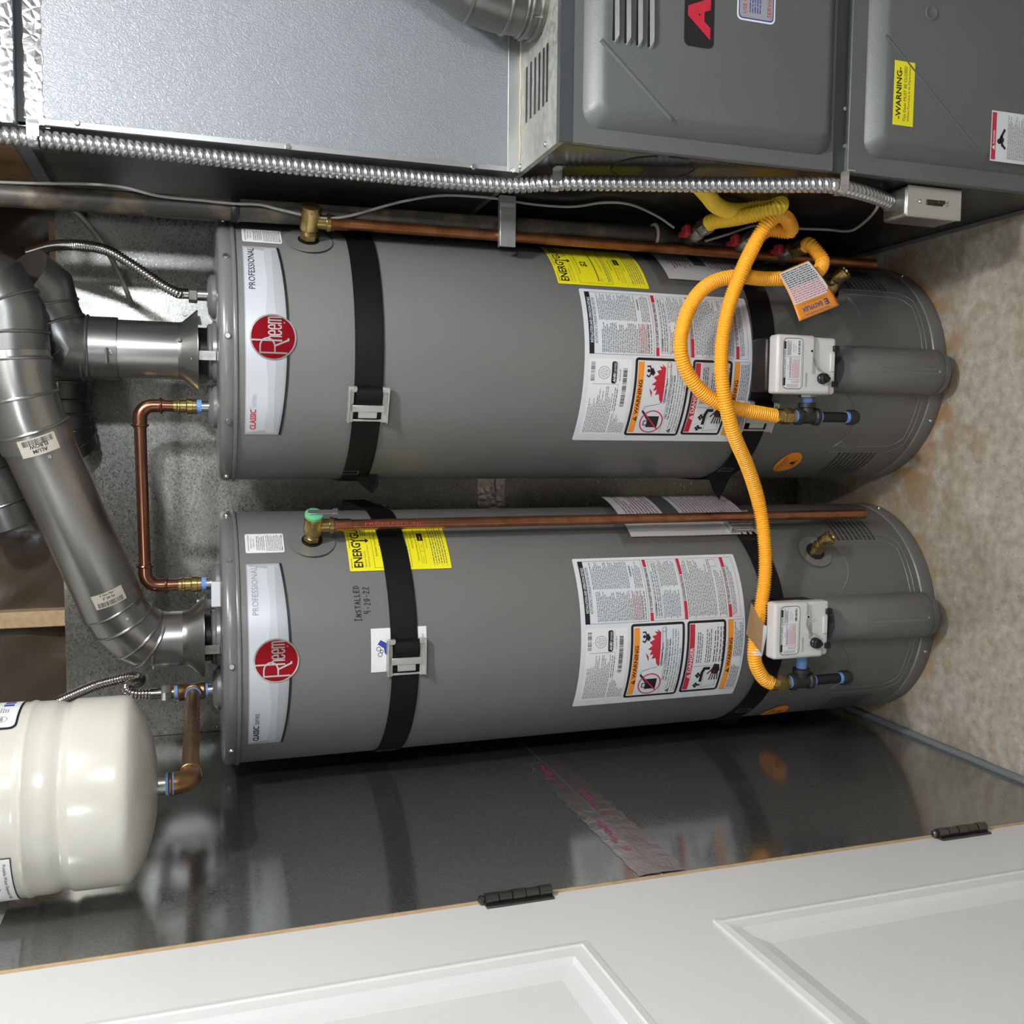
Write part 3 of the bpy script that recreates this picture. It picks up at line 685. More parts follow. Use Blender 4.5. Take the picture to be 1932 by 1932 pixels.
    # ---- large instruction label
    lth0, lth1, lz = (R_(-40.9), R_(32.0), .9015) if A else (R_(-34.2), R_(39.6), .8995)
    lw_ = (lth1-lth0)*RT; lh = .386; X = lambda u_: u_*lw_; Y = lambda v_: -v_*lh
    def rc(P, u0, v0, u1, v1, M): P.rect(X(u0), Y(v1), X(u1), Y(v0), M)
    P = Print(); P.rrect(0, -lh, lw_, 0, .004, paper); P.layer = 1
    # rating plate
    P.rrect(X(.05), Y(.272), X(.545), Y(.030), .004, paper2); P.layer = 2
    P.para(X(.065), Y(.045), X(.30), .0042, 4, ink_g, .62, rag=.6); P.para(X(.065), Y(.09), X(.375), .0044, 8, ink_g, .62, rag=.3); P.para(X(.065), Y(.19), X(.2), .0044, 4, ink_g, .5, rag=.5)
    P.para(X(.22), Y(.185), X(.37), .0044, 2, ink_g, .5); P.bars(X(.41), Y(.062), X(.53), Y(.038), 14, ink_g); P.ring(X(.46), Y(.115), .0128, .0009, ink_g, n=24); P.ring(X(.46), Y(.115), .0085, .0007, ink_l, n=20)
    for k in range(5): P.stroke([(X(.46)+.0085*math.cos(R_(90+144*k)), Y(.115)+.0085*math.sin(R_(90+144*k))), (X(.46)+.0085*math.cos(R_(90+144*(k+1))), Y(.115)+.0085*math.sin(R_(90+144*(k+1))))], .0006, ink_l)
    P.rrect(X(.395), Y(.188), X(.53), Y(.158), .004, ink); P.layer = 3; P.text('AHRI', X(.402), Y(.183), .0062, paper2, .018, True, shear=.25); P.text('CERTIFIED', X(.465), Y(.183), .0048, paper2, .019); P.layer = 2
    for u0, v0, u1, v1 in ((.39, .05, .392, .20), (.06, .20, .39, .201), (.26, .20, .261, .235), (.42, .195, .53, .196)): rc(P, u0, v0, u1, v1, ink_g)
    P.para(X(.41), Y(.205), X(.5), .004, 1, ink_g); P.bars(X(.25), Y(.248), X(.495), Y(.224), 30, ink); P.para(X(.065), Y(.235), X(.14), .004, 4, ink_g)
    # warning box
    def heavy(u0, v0, u1, v1, t=.0055):
        P.rrect(X(u0), Y(v1), X(u1), Y(v0), .007, ink, 2); P.rrect(X(u0)+t, Y(v1)+t, X(u1)-t, Y(v0)-t, .002, paper, 3); P.layer = 4
    def tri(u_, v_, h, M, M2):
        x, y = X(u_), Y(v_); P.poly([(x-h*.6, y), (x+h*.6, y), (x, y+h)], M, 5); P.rect(x-h*.06, y+h*.28, x+h*.06, y+h*.66, M2, 6); P.rect(x-h*.06, y+h*.1, x+h*.06, y+h*.2, M2, 6)
    heavy(.045, .292, .560, .618); rc(P, .072, .310, .535, .345, orange_i); P.layer = 5; tri(.17, .341, .0095, ink, orange_i); P.text('WARNING', X(.20), Y(.340), .0088, ink, .074, True); P.layer = 4
    rc(P, .065, .500, .540, .5015, ink_g)
    # fuel can in a barred circle, vapour trail, flames and figure
    cx, cy = X(.150), Y(.432); P.layer = 5; P.rect(cx-.013, cy-.016, cx+.013, cy+.010, ink); P.stroke([(cx+.006, cy+.010), (cx+.016, cy+.018), (cx+.024, cy+.025)], .0045, ink); P.stroke([(cx-.008, cy+.010), (cx-.008, cy+.017), (cx+.002, cy+.017), (cx+.002, cy+.010)], .002, ink); P.layer = 6
    P.ring(cx, cy, .0265, .0024, red, n=36); P.stroke([(cx-.0175, cy-.0175), (cx+.0175, cy+.0175)], .0028, red); P.layer = 5
    tr_ = [(cx+.025, cy+.027), (cx+.034, cy+.021), (cx+.037, cy+.008), (cx+.041, cy-.010), (cx+.052, cy-.018), (cx+.07, cy-.019), (cx+.09, cy-.020), (cx+.11, cy-.019), (cx+.122, cy-.019)]
    P.stroke(tr_, .0008, ink_g); P.stroke([(x_, y_-.009) for x_, y_ in tr_[3:]], .0008, ink_g); P.ring(cx+.123, cy-.0235, .0055, .0008, ink_g, n=14)
    P.text('Flammable Vapors', X(.285), Y(.493), .0056, ink, .050, True)
    fx, fy_ = X(.275), Y(.472); fk = .74
    fl = lambda L: [(fx+x*.92, fy_+y*fk) for x, y in L]
    P.poly(fl([(0, 0), (.082, 0), (.090, .012), (.083, .008), (.085, .020), (.077, .013), (.074, .028), (.066, .020), (.060, .036), (.052, .026), (.043, .040), (.041, .027), (.030, .034), (.031, .022), (.020, .026), (.022, .014), (.008, .010)]), red)
    P.poly(fl([(.014, .036), (.026, .036), (.036, .046), (.028, .043)]), red); P.layer = 6
    mx_, my_ = fx+.066, fy_+.0335; mk = .68
    ml = lambda L: [(mx_+x*mk, my_+y*mk) for x, y in L]
    P.disc(mx_+.002, my_+.0055, .0034, ink, n=16); P.poly(ml([(-.012, -.008), (-.002, -.014), (.012, -.006), (.008, .003), (-.005, .003)]), ink)
    P.stroke(ml([(-.006, 0), (-.015, .006), (-.011, .013)]), .0030, ink); P.stroke(ml([(.008, 0), (.017, .004), (.016, .013)]), .0030, ink); P.layer = 5
    P.text('FIRE AND EXPLOSION HAZARD', X(.175), Y(.519), .0052, ink, .093); P.text('Can result in serious injury or death.', X(.165), Y(.536), .0052, ink, .098, True); tri(.085, .562, .009, ink, paper); P.layer = 5
    P.text('Do not store or use gasoline or other flammable vapors and liquids', X(.105), Y(.552), .0046, ink, .138); P.text('in the vicinity of this or any other appliance. Storage of or use of gasoline', X(.08), Y(.568), .0046, ink, .146)
    P.text('or other flammable vapors or liquids in the vicinity of this or any other', X(.08), Y(.584), .0046, ink, .142); P.text('appliance can result in serious injury or death.', X(.08), Y(.600), .0046, ink, .105); P.layer = 4
    # danger box
    heavy(.055, .634, .560, .878); rc(P, .078, .650, .538, .682, red); P.layer = 5; tri(.185, .679, .0095, paper, red); P.text('DANGER', X(.215), Y(.678), .0088, paper, .058, True)
    rc(P, .078, .765, .255, .7665, ink_g); rc(P, .255, .69, .257, .862, ink_g)
    fx, fy_ = X(.11), Y(.735)
    for k in (0, .026):
        for ex, ey in ((-.0042, .003), (.0042, .003), (0, .0065), (0, -.0005)): P.disc(fx+k+ex, fy_+ey, .0030, ink, n=12)
        P.rect(fx+k-.0022, fy_-.008, fx+k+.0022, fy_, ink)
    P.stroke([(fx+.010, fy_-.006), (fx+.032, fy_-.006), (fx+.042, fy_-.010), (fx+.042, fy_-.022)], .007, ink); P.text('HOT', fx+.032, fy_-.030, .0035, red, bold=True)
    hx, hy = X(.225), Y(.835); P.poly([(hx+.012, hy-.006), (hx+.014, hy+.006), (hx-.004, hy+.012), (hx-.010, hy+.008), (hx-.012, hy-.004), (hx-.002, hy-.010)], ink)
    for k in range(4): P.stroke([(hx-.008, hy+.008-k*.0045), (hx-.026, hy+.012-k*.0065)], .0028, ink)
    P.stroke([(hx, hy+.010), (hx-.010, hy+.019)], .0032, ink); P.stroke([(X(.09), Y(.775)), (X(.10), Y(.850)), (X(.20), Y(.835))], .0006, ink_g); P.stroke([(hx-.004, hy+.003), (hx-.018, hy+.004)], .0016, red)
    P.para(X(.28), Y(.700), X(.515), .0062, 3, ink_g, .52); P.para(X(.28), Y(.756), X(.515), .0062, 3, ink_g, .52); P.para(X(.28), Y(.806), X(.515), .0062, 2, ink_g, .52); P.para(X(.28), Y(.842), X(.515), .0062, 2, ink_g, .52); P.layer = 2
    # lower warning
    P.frame(X(.055), Y(.988), X(.556), Y(.892), .0005, ink); rc(P, .058, .8925, .553, .925, orange_i); P.layer = 3; tri(.21, .921, .0095, ink, orange_i); P.layer = 3; P.text('WARNING', X(.24), Y(.9205), .0088, ink, .066, True)
    P.para(X(.07), Y(.934), X(.28), .0052, 4, ink_g, .5); P.para(X(.31), Y(.934), X(.54), .0052, 4, ink_g, .5); P.layer = 2
    # right column
    P.frame(X(.572), Y(.402), X(.978), Y(.026), .0006, ink); rc(P, .572, .026, .978, .054, ink); P.layer = 3; P.text('INSTALLATION AND OPERATION DETAILS', X(.64), Y(.050), .0062, paper, .098, True); P.layer = 2
    P.text('AUTOMATIC STORAGE WATER HEATER', X(.635), Y(.076), .0062, ink, .100)
    P.para(X(.583), Y(.100), X(.77), .0049, 22, ink_g, .5, .001); P.para(X(.583), Y(.315), X(.77), .0049, 4, redp, .5); P.para(X(.583), Y(.37), X(.77), .0049, 2, ink_g, .5)
    P.para(X(.785), Y(.090), X(.968), .0049, 18, ink_g, .5, .001); P.text('WARNING', X(.86), Y(.330), .004, ink, bold=True); P.para(X(.785), Y(.34), X(.968), .0049, 4, ink_g, .5)
    def redsec(v0, v1, t, u0, u1):
        P.frame(X(.572), Y(v1), X(.978), Y(v0), .0005, red); P.rect(X(.572), Y(v0+.019), X(u0), Y(v0), red); P.rect(X(u1), Y(v0+.019), X(.978), Y(v0), red); P.text(t, X(u0)+.002, Y(v0+.017), .0058, ink, X(u1)-X(u0)-.004, True)
    redsec(.412, .618, 'FOR YOUR SAFETY READ BEFORE OPERATING', .625, .925); P.frame(X(.590), Y(.487), X(.962), Y(.442), .0005, ink); P.text('WARNING:', X(.60), Y(.456), .004, ink, bold=True); P.para(X(.64), Y(.449), X(.95), .0048, 1, ink_g); P.para(X(.60), Y(.463), X(.95), .0048, 2, ink_g)
    P.para(X(.585), Y(.497), X(.765), .0047, 9, ink_g, .5, .003); P.para(X(.785), Y(.497), X(.968), .0047, 9, ink_g, .5, .003)
    redsec(.622, .898, 'LIGHTING INSTRUCTIONS', .69, .865); P.para(X(.583), Y(.648), X(.965), .0049, 15, ink_g, .5, .003); P.rrect(X(.91), Y(.868), X(.965), Y(.822), .003, ink_l); P.layer = 3; P.rrect(X(.913), Y(.866), X(.962), Y(.824), .003, paper); P.layer = 2; P.ring(X(.938), Y(.845), .006, .0012, ink_g, n=14); P.para(X(.583), Y(.842), X(.89), .0049, 4, ink_g, .5, .003)
    redsec(.900, .975, 'TO TURN GAS OFF TO THE APPLIANCE', .655, .905); P.para(X(.583), Y(.926), X(.968), .0047, 3, ink_g, .5, .003)
    P.build('instruction_label', H, wrap(T, lth0, lz), True)
    # ---- orange oval
    th, z = (R_(-57.5), .337) if A else (R_(-60), .345)
    P = Print(); P.disc(0, 0, .043, orange_i, 0, 40, .030); P.layer = 1; rt_ = .0
    P.text('DO NOT BLOCK', -.027, .013, .0055, ink, .054, True); P.rect(-.018, .0085, .018, .0097, ink); P.rect(-.012, .005, .012, .0062, ink); P.stroke([(-.012, -.002), (.012, -.002), (.012, -.018), (-.012, -.018), (-.012, -.002)], .0009, ink); P.poly([(-.006, -.016), (.008, -.016), (.006, -.006), (-.002, -.005)], ink); P.stroke([(-.018, -.019), (.018, -.019)], .0009, ink)
    P.build('vent_warning_sticker', H, wrap(T, th, z), True)
    if not A:
        # business card and handwriting
        P = Print(); P.rect(-.0425, -.0545, .0425, .0545, paper2); P.layer = 1
        P.text('repair.com', -.002, -.0505, .006, redp)
        P.poly([(-.020, .014), (-.006, .020), (.0, .006), (-.008, -.006), (-.022, -.004)], blue_l); P.poly([(-.012, .022), (-.002, .012), (.012, .022), (.020, .036), (.012, .042), (.004, .030), (-.006, .028)], blue_i)
        P.layer = 2; P.ring(-.008, .037, .0045, .0011, ink, n=14); P.ring(.003, .040, .0045, .0011, ink, n=14); P.ring(-.002, .034, .0035, .0011, ink, n=12)
        P.build('service_card', H, wrap(T, R_(1.9), 1.279), True)
        G = {'I': [[(0, 1), (.6, 1)], [(.3, 1), (.3, 0)], [(0, 0), (.6, 0)]], 'N': [[(0, 0), (0, 1), (.6, 0), (.6, 1)]], 'S': [[(.6, .9), (.3, 1), (.05, .8), (.3, .5), (.6, .25), (.3, 0), (0, .1)]],
             'T': [[(0, 1), (.7, 1)], [(.35, 1), (.35, 0)]], 'A': [[(0, 0), (.35, 1), (.65, 0)], [(.1, .4), (.6, .4)]], 'L': [[(0, 1), (0, 0), (.55, 0)]], 'E': [[(.6, 1), (0, 1), (0, 0), (.6, 0)], [(0, .5), (.45, .5)]],
             'D': [[(0, 0), (0, 1), (.4, .9), (.65, .5), (.4, .1), (0, 0)]], '4': [[(0, 1), (0, .5), (.55, .5)], [(.5, 1), (.5, 0)]], '-': [[(.1, .45), (.5, .45)]], '2': [[(0, .8), (.3, 1), (.6, .8), (0, 0), (.65, 0)]], '0': [[(.3, 1), (.05, .7), (.1, .2), (.35, 0), (.6, .4), (.5, .9), (.3, 1)]]}
        P = Print()
        for t, x0_, y0_, h_, w_ in (('INSTALLED', 0, .012, .0105, .0080), ('4-20-22', .014, -.0065, .0115, .0078)):
            for i_, ch in enumerate(t):
                for st_ in G[ch]: P.stroke([(x0_+i_*w_+px_*w_*.95, y0_+i_*.0003+py_*h_*(1 if i_ else 1.25)) for px_, py_ in st_], .0013, ink)
        P.build('handwritten_note', H, wrap(T, R_(14.8), 1.338), True)
    return H
HA = heater(TA, 'grey tank water heater standing right beside the furnace', 'A')
HB = heater(TB, 'grey tank water heater beside the metal side wall, installation date written on it', 'B')

# ================================================================== seismic straps
def ribbon(b, pts, nrms, w, th, M):
    cs = [(-.5, 0), (-.5, 1), (-.30, 1), (-.22, .6), (-.05, .6), (.05, 1), (.22, .6), (.30, 1), (.5, 1), (.5, 0)]
    cs = [(-.5, 0), (-.5, .9), (-.36, 1.15), (-.22, .9), (-.08, 1.15), (.08, .9), (.22, 1.15), (.36, .9), (.5, 1.1), (.5, 0)]
    n = len(cs); vs = []; fs = []
    for p, nr in zip(pts, nrms):
        for a, h in cs: vs.append(p+Vector((0, 0, a*w))+nr*(h*th))
    for i in range(len(pts)-1):
        for k in range(n): j = (k+1) % n; fs.append((i*n+k, i*n+j, (i+1)*n+j, (i+1)*n+k))
    fs.append(tuple(range(n))); fs.append(tuple((len(pts)-1)*n+k for k in range(n))); b.add(vs, fs, M)
def strap(T, zc, w, dz, bth, lab, tail=None, stitch=None):
    S_ = thing('tank_strap', on(T, R_(bth), zc(R_(bth))), lab, 'strap')
    pts = []; nr = []
    pts.append(Vector((T.x-RT-.001, YB-.003, zc(-PI/2)))); nr.append(Vector((-1, 0, 0)))
    for k in range(-45, 46):
        a = R_(k*2.0); pts.append(on(T, a, zc(a), RT+.0008)); nr.append(Vector((math.sin(a), -math.cos(a), 0)))
    pts.append(Vector((T.x+RT+.001, YB-.003, zc(PI/2)))); nr.append(Vector((1, 0, 0)))
    b = MB(); ribbon(b, pts, nr, w, .0024, strapm); b.build('webbing', S_, smooth=60)
    a = R_(bth); n_ = Vector((math.sin(a), -math.cos(a), 0)); t_ = Vector((math.cos(a), math.sin(a), 0)); o = on(T, a, zc(a), RT+.002)
    MM = Matrix.Identity(4)
    for j in range(3): MM[j][0] = t_[j]; MM[j][1] = n_[j]; MM[j][2] = (0, 0, 1)[j]
    MM.translation = o; h = w/2
    b = MB()
    for s in (1, -1):
        b.box(-.036, .036, .001, .004, s*(h+.006)-.006, s*(h+.006)+.006, buckle_m, MM); b.box(-.034, .036, .002, .015, s*(h+.010)-.0015, s*(h+.010)+.0015, buckle_m, MM)
        b.box(.028, .038, .003, .012, s*(h+.004)-.008, s*(h+.004)+.006, buckle_m, MM)
    b.box(-.0345, -.030, .0012, .0035, -h-.010, h+.010, buckle_m, MM); bk = b.build('buckle', S_, bevel=.0008)
    b = MB(); b.box(-.013, .001, .006, .0095, -h-.004, h+.004, buckle_m, MM); b.box(-.026, -.011, .006, .0085, -.018, .018, buckle_m, MM); b.build('cam_lever', bk, bevel=.001)
    b = MB(); q = [MM @ Vector((.036-.0036*k, .003+.010*math.sin(PI*k/10)**.6, 0)) for k in range(11)]; ribbon(b, q, [n_]*11, w*.92, .0026, strapm); b.build('webbing_loop', bk, smooth=60)
    if stitch:
        th, z = stitch; P = Print(); P.frame(-.018, -.0085, .018, .0085, .0012, ink_l)
        P.build('stitching', S_, lambda x, y, q: on(T, th+(y*1.0)/RT, z+x*.95, RT+.0045+q), False)
    if tail:
        b = MB()
        pr = [at(x, y, Y) for x, y, Y in tail]; n = len(pr); off = Vector((0, .002, 0))
        b.add(pr+[q+off for q in pr], [tuple(range(n))[::-1], tuple(range(n, 2*n))]+[(i, (i+1) % n, n+(i+1) % n, n+i) for i in range(n)], strapm); b.build('webbing_tail', S_, smooth=0)
strap(TA, lambda a: 1.336, .054, 0, -24, 'upper black strap with buckle around the heater beside the furnace',
      [(657, 890, 1.985), (712, 890, 1.985), (714, 918, 2.00), (703, 931, 2.01), (690, 921, 2.00)], (R_(-66), 1.350))
strap(TA, lambda a: .488-.012*math.sin(abs(a)), .054, 0, -26, 'lower black strap behind the hose on the heater beside the furnace',
      [(1336, 896, 1.985), (1388, 880, 1.96), (1357, 942, 2.02), (1345, 925, 2.01)], (R_(-63), .488))
strap(TB, lambda a: 1.266+.008*math.sin(a)**2+(.003 if a > 0 else 0), .053, 0, -1.5, 'upper black strap across the heater with the handwritten date', None, (R_(-63), 1.278))
strap(TB, lambda a: .437+.030*math.sin(a)**2, .052, 0, 60, 'lower black strap around the heater beside the metal wall',
      [(1352, 1352, 2.0), (1408, 1345, 1.98), (1385, 1368, 2.02), (1365, 1366, 2.02)], (R_(-50), .456))

# ================================================================== relief discharge pipes
def discharge(T, th, z, zb, M, lab, red_print):
    p = on(T, th, z)+Vector((math.sin(th), -math.cos(th), 0))*.040
    D = thing('discharge_pipe', (p.x, p.y, zb), lab, 'pipe')
    q = Vector((p.x+(.0 if not red_print else .0), p.y, 0))
    b = MB(); b.cyl((p.x, p.y, z-.040), (p.x+.004, p.y, zb), .0108, M, 24); pipe = b.build('pipe', D)
    b = MB(); b.lathe([(.0128, 0), (.0145, .002), (.0145, .010), (.0125, .013), (.0128, .036), (.0118, .038)], (p.x, p.y, z-.036), (0, 0, -1), M, 24); b.build('male_adapter', D)
    if red_print:
        P = Print(); 
        P.text('PRODUCTS INC', .03, -.0022, .0048, red, .12)
        P.build('pipe_print', pipe, lambda x, y, o: Vector((p.x+(.0110+o)*math.sin(R_(12)+y/.011)*1.0, p.y-(.0110+o)*math.cos(R_(12)+y/.011), z-.07-x)) + Vector((.004*x/1.3, 0, 0)))
    return D
discharge(TA, R_(52.5), 1.436, .150, copper_old, 'dull brown copper discharge pipe running down the heater beside the furnace', False)
discharge(TB, R_(54.5), 1.432, .146, copper, 'bright copper discharge pipe with red print between the two heaters', True)

# ================================================================== draft hoods and flues
def hood(T, z0, z1, lab):
    D = thing('draft_hood', (T.x, T.y, 1.606), lab, 'draft hood')
    b = MB(); b.lathe([(.0835, z0-.002), (.083, z0), (.0585, z1), (.0570, z1+.012)], T, (0, 0, 1), alum_d, 40, (False, False)); b.build('skirt', D)
    for a in (20, 140, 260):
        x, y = T.x+.070*math.cos(R_(a)), T.y+.070*math.sin(R_(a)); b = MB(); b.box(x-.009, x+.009, y-.0015, y+.0015, 1.607, z0+.012, steel_d); b.build('leg', D)
    return D
hood(TA, 1.642, 1.670, 'grey draft hood on top of the heater beside the furnace'); hood(TB, 1.638, 1.666, 'grey draft hood on top of the heater beside the metal wall')
def segtube(name, parent, pts, r, M, beads=(), n=40):
    b = MB(); b.tube(pts, r, M, n); o = b.build(name, parent, smooth=24)
    for i, t in beads:
        p = Vector(pts[i]).lerp(Vector(pts[i+1]), t); b = MB(); b.torus(p, Vector(pts[i+1])-Vector(pts[i]), r+.0005, .0032, M, 40, 8); b.build('bead', o)
    return o
FB = thing('vent_pipe', (TB.x, TB.y, 1.672), 'shiny aluminium vent pipe rising diagonally from the heater beside the metal wall', 'vent pipe')
low = [Vector((TB.x, TB.y, 1.670)), Vector((TB.x, TB.y, 1.738)), at(262, 1196, 2.065), at(232, 1172, 2.055), at(208, 1136, 2.045)]
segtube('connector', FB, [low[0], low[1]], .0565, alum, [(0, .95)])
segtube('elbow', FB, low[1:], .0595, alum, [(0, .12), (1, .0), (2, .0), (2, .8)])
dg = [at(214, 1146, 2.047), at(62, 815, 1.955)]
dp = segtube('diagonal_pipe', FB, dg, .0605, alum)
for sx, sy in ((240, 1168), (94, 862)):
    b = MB(); p = at(sx, sy, 1.93 if sx > 200 else 1.885); screw(b, p, CAMP-p, .0045); b.build('screw', dp)
axd = (dg[1]-dg[0]).normalized(); ud = axd.orthogonal().normalized(); 
def pipe_label(name, parent, c0, ax, r, text, w, h, flip=1):
    view = (CAMP-c0); view = (view-ax*view.dot(ax)).normalized(); side = ax.cross(view)*flip
    P = Print(); P.rect(-w/2, -h/2, w/2, h/2, MATS.get('tan_label') or mat('tan_label', (.50, .47, .40), .5)); P.layer = 1
    for k, (t, yy, hh) in enumerate(text): P.text(t, 0, yy, hh, ink, None, True, 'c')
    P.bars(-w*.4, -h*.42, w*.4, -h*.1, 26, ink)
    P.build(name, parent, lambda x, y, q: c0+ax*y+(side*math.sin(x/r)+view*math.cos(x/r))*(r+.0006+q), True)
pipe_label('pipe_sticker', dp, dg[0].lerp(dg[1], .115), axd, .0605, [('4" Alum Pipe *', .008, .005), ('2" 24 Ga', .001, .005)], .060, .030, 1)
upp = [at(72, 838, 1.958), at(48, 780, 1.945), at(30, 720, 1.94), at(20, 655, 1.94), at(12, 590, 1.94), at(-14, 545, 1.94), at(-60, 524, 1.94), at(-160, 520, 1.94)]
ue = segtube('upper_elbow', FB, upp[:4], .0635, alum, [(0, .55), (1, .5), (2, .6)]); segtube('riser_elbow', FB, [upp[3].lerp(upp[2], .15)]+upp[4:], .0650, alum_d, [(0, .45), (1, .3), (2, .3)])
pipe_label('elbow_sticker', ue, upp[0].lerp(upp[1], .15), (upp[0]-upp[1]).normalized(), .0640, [('ALUM', .005, .007), ('ELBOW', -.004, .007)], .066, .032, 1)
FA = thing('vent_pipe', (TA.x, TA.y, 1.675), 'straight aluminium vent pipe rising from the heater beside the furnace', 'vent pipe')
c1 = segtube('connector', FA, [Vector((TA.x, TA.y, 1.672)), Vector((TA.x, TA.y, 1.800))], .0575, alum)
c2 = segtube('sleeve', FA, [Vector((TA.x, TA.y, 1.790)), Vector((TA.x, TA.y, 1.862))], .0615, alum_d, [(0, .75), (0, .9)])
ela = [Vector((TA.x, TA.y, 1.855)), at(128, 655, 2.065), at(106, 634, 2.062), at(88, 594, 2.06), at(74, 548, 2.055), at(40, 520, 2.03)]
segtube('elbow', FA, ela, .0615, alum_d, [(1, .2), (2, .5), (3, .4)])
for sx, sy in ((337, 641), (210, 665)):
    b = MB(); p = at(sx, sy, 2.013); screw(b, p, CAMP-p, .0045); b.build('screw', c1)
b = MB(); p = at(201, 668, 2.009); b.tube([p+Vector((.012, 0, 0)), p, p-Vector((.018, 0, 0))], .003, alum_d, 8); b.build('pressed_lock', c2)
D = thing('duct_elbow', at(120, 770, 2.26), 'dark adjustable elbow behind the diagonal vent pipe, white barcode sticker on it', 'duct')
segtube('elbow', D, [at(108, 650, 2.26), at(108, 745, 2.26), at(110, 785, 2.26), at(116, 818, 2.27), at(128, 846, 2.29)], .062, alum_d, [(0, .75), (1, .3), (1, .95), (2, .6), (3, .3)])
P = Print(); P.rect(-.02, -.012, .02, .012, paper2); P.layer = 1; P.bars(-.016, -.004, .016, .009, 16, ink); P.build('barcode_sticker', D, plane(at(98, 722, 2.196), (.97, .2, 0), (0, 0, 1), (-.2, -.98, 0)))
D = thing('round_duct', at(15, 940, 2.3), 'dark round duct high in the corner behind the diagonal vent pipe', 'duct')
segtube('pipe', D, [at(-60, 860, 2.30), at(-5, 930, 2.30), at(22, 990, 2.31)], .058, alum_d, [(0, .6), (1, .3)])

# ================================================================== water piping on top
X = TA.x-.11; X2 = TB.x+.112; zc_ = 1.753
CR = thing('crossover_pipe', (X, TA.y, 1.62), 'copper water pipe bridging the tops of the two heaters', 'pipe')
def bend(p, d0, d1, r, n=8):
    c = p-d0*r+d1*r; return [c+d0*(r*math.sin(a))-d1*(r*math.cos(a)) for a in [PI/2*k/n for k in range(n+1)]]
Zu = Vector((0, 0, 1)); Xn = Vector((-1, 0, 0))
pA = Vector((X, TA.y, zc_)); pB = Vector((X2, TA.y, zc_-.004))
b = MB(); b.cyl(pA+Xn*.030, pB-Xn*.030, .0118, copper_tarn, 24); b.build('pipe', CR)
for pp, d1 in ((pA, Xn), (pB, -Xn)):
    b = MB(); b.tube([pp-Zu*.046]+bend(pp, Zu, d1, .026)+[pp+d1*.046], .0136, copper_tarn, 20); el = b.build('press_elbow', CR, smooth=60)
    for c_, ax in ((pp-Zu*.040, Zu), (pp+d1*.040, d1)): b = MB(); b.torus(c_, ax, .0145, .0028, copper_tarn, 24, 8); b.build('press_ring', el)
    b = MB(); b.cyl(pp-Zu*.046, pp-Zu*.068, .0118, copper_tarn, 20); b.build('stub', CR)
    b = MB(); b.lathe([(.0138, 0), (.0138, .006), (.0160, .008), (.0160, .011), (.0138, .013), (.0138, .024), (.0168, .026), (.0168, .036), (.0155, .037), (.0155, .044)], pp-Zu*.064, -Zu, brass, 20); b.build('adapter', CR)
    b = MB(); b.cyl(pp-Zu*.107, pp-Zu*.118, .0138, tape_b, 20); b.cyl(pp-Zu*.117, pp-Zu*.136, .0122, steel, 20); b.build('nipple', CR)
# flexible connector of the heater beside the furnace
fx = TA.x+.115; yb_ = TA.y
FL = thing('flexible_connector', (fx, yb_, 1.62), 'corrugated steel water connector rising from the heater beside the furnace', 'water connector')
b = MB(); b.cyl((fx, yb_, 1.618), (fx, yb_, 1.640), .0125, steel, 20); hexnut(b, (fx, yb_, 1.640), (fx, yb_, 1.657), .0180, steel_d); b.cyl((fx, yb_, 1.657), (fx, yb_, 1.678), .0105, chrome, 18); b.build('fitting', FL)
corrugated([Vector((fx, yb_, 1.672)), at(333, 552, 2.06), at(305, 537, 2.05), at(250, 500, 2.04), at(200, 472, 2.05), at(150, 463, 2.08), at(100, 464, 2.14), at(55, 476, 2.20)], .0095, .0013, .0056, chrome, 'hose', FL)
b = MB(); b.tube(spline([at(120, 385, 2.34), at(150, 405, 2.34), at(190, 452, 2.335), at(225, 515, 2.33), at(247, 570, 2.335)]), .0052, cleartube, 10)
tag(b.build('drain_tube', loc=at(247, 570, 2.335)), 'clear plastic tube hanging against the back metal sheet', 'tube')
# tee, nipple and flexible connector of the other heater
tx = TB.x-.112; ty = TB.y
BT = thing('bronze_tee', (tx, ty, 1.62), 'bronze tee with blue sealant and side pipe feeding the cream tank', 'pipe fitting')
b = MB(); b.cyl((tx, ty, 1.616), (tx, ty, 1.632), .0122, steel, 20); b.cyl((tx, ty, 1.631), (tx, ty, 1.637), .0138, tape_b, 20); b.cyl((tx, ty, 1.690), (tx, ty, 1.697), .0135, tape_b, 20); b.cyl((tx, ty, 1.697), (tx, ty, 1.706), .012, brass, 20); b.build('nipple', BT)
zc_ = 1.660
b = MB(); b.lathe([(.0165, 1.636), (.0185, 1.638), (.0185, 1.646), (.0165, 1.649), (.0165, 1.676), (.0185, 1.679), (.0185, 1.688), (.0165, 1.690)], (tx, ty, 0), (0, 0, 1), bronze, 24)
b.lathe([(.0165, 0), (.0165, .018), (.0190, .021), (.0190, .028), (.0170, .029)], (tx, ty, zc_), (0, -1, 0), bronze, 24); b.build('tee_body', BT)
EX, EY, ER = -.548, 1.572, .1425
b = MB(); b.cyl((tx, ty-.027, zc_), (tx, ty-.034, zc_), .0158, tape_b, 20); b.build('sealant_ring', BT)
b = MB(); b.cyl((tx, ty-.030, zc_), (EX, EY+.03, zc_+.004), .0140, bronze, 24); b.build('long_nipple', BT)
b = MB(); pe = Vector((EX, EY, zc_+.004)); Yn = Vector((0, -1, 0))
b.tube([pe-Yn*.036]+bend(pe, Yn, Zu, .022)+[pe+Zu*.030], .0175, bronze, 20); b.torus(pe-Yn*.034, Yn, .0170, .0035, bronze, 24, 8); b.torus(pe+Zu*.029, Zu, .0170, .0035, bronze, 24, 8); b.build('elbow', BT, smooth=60)
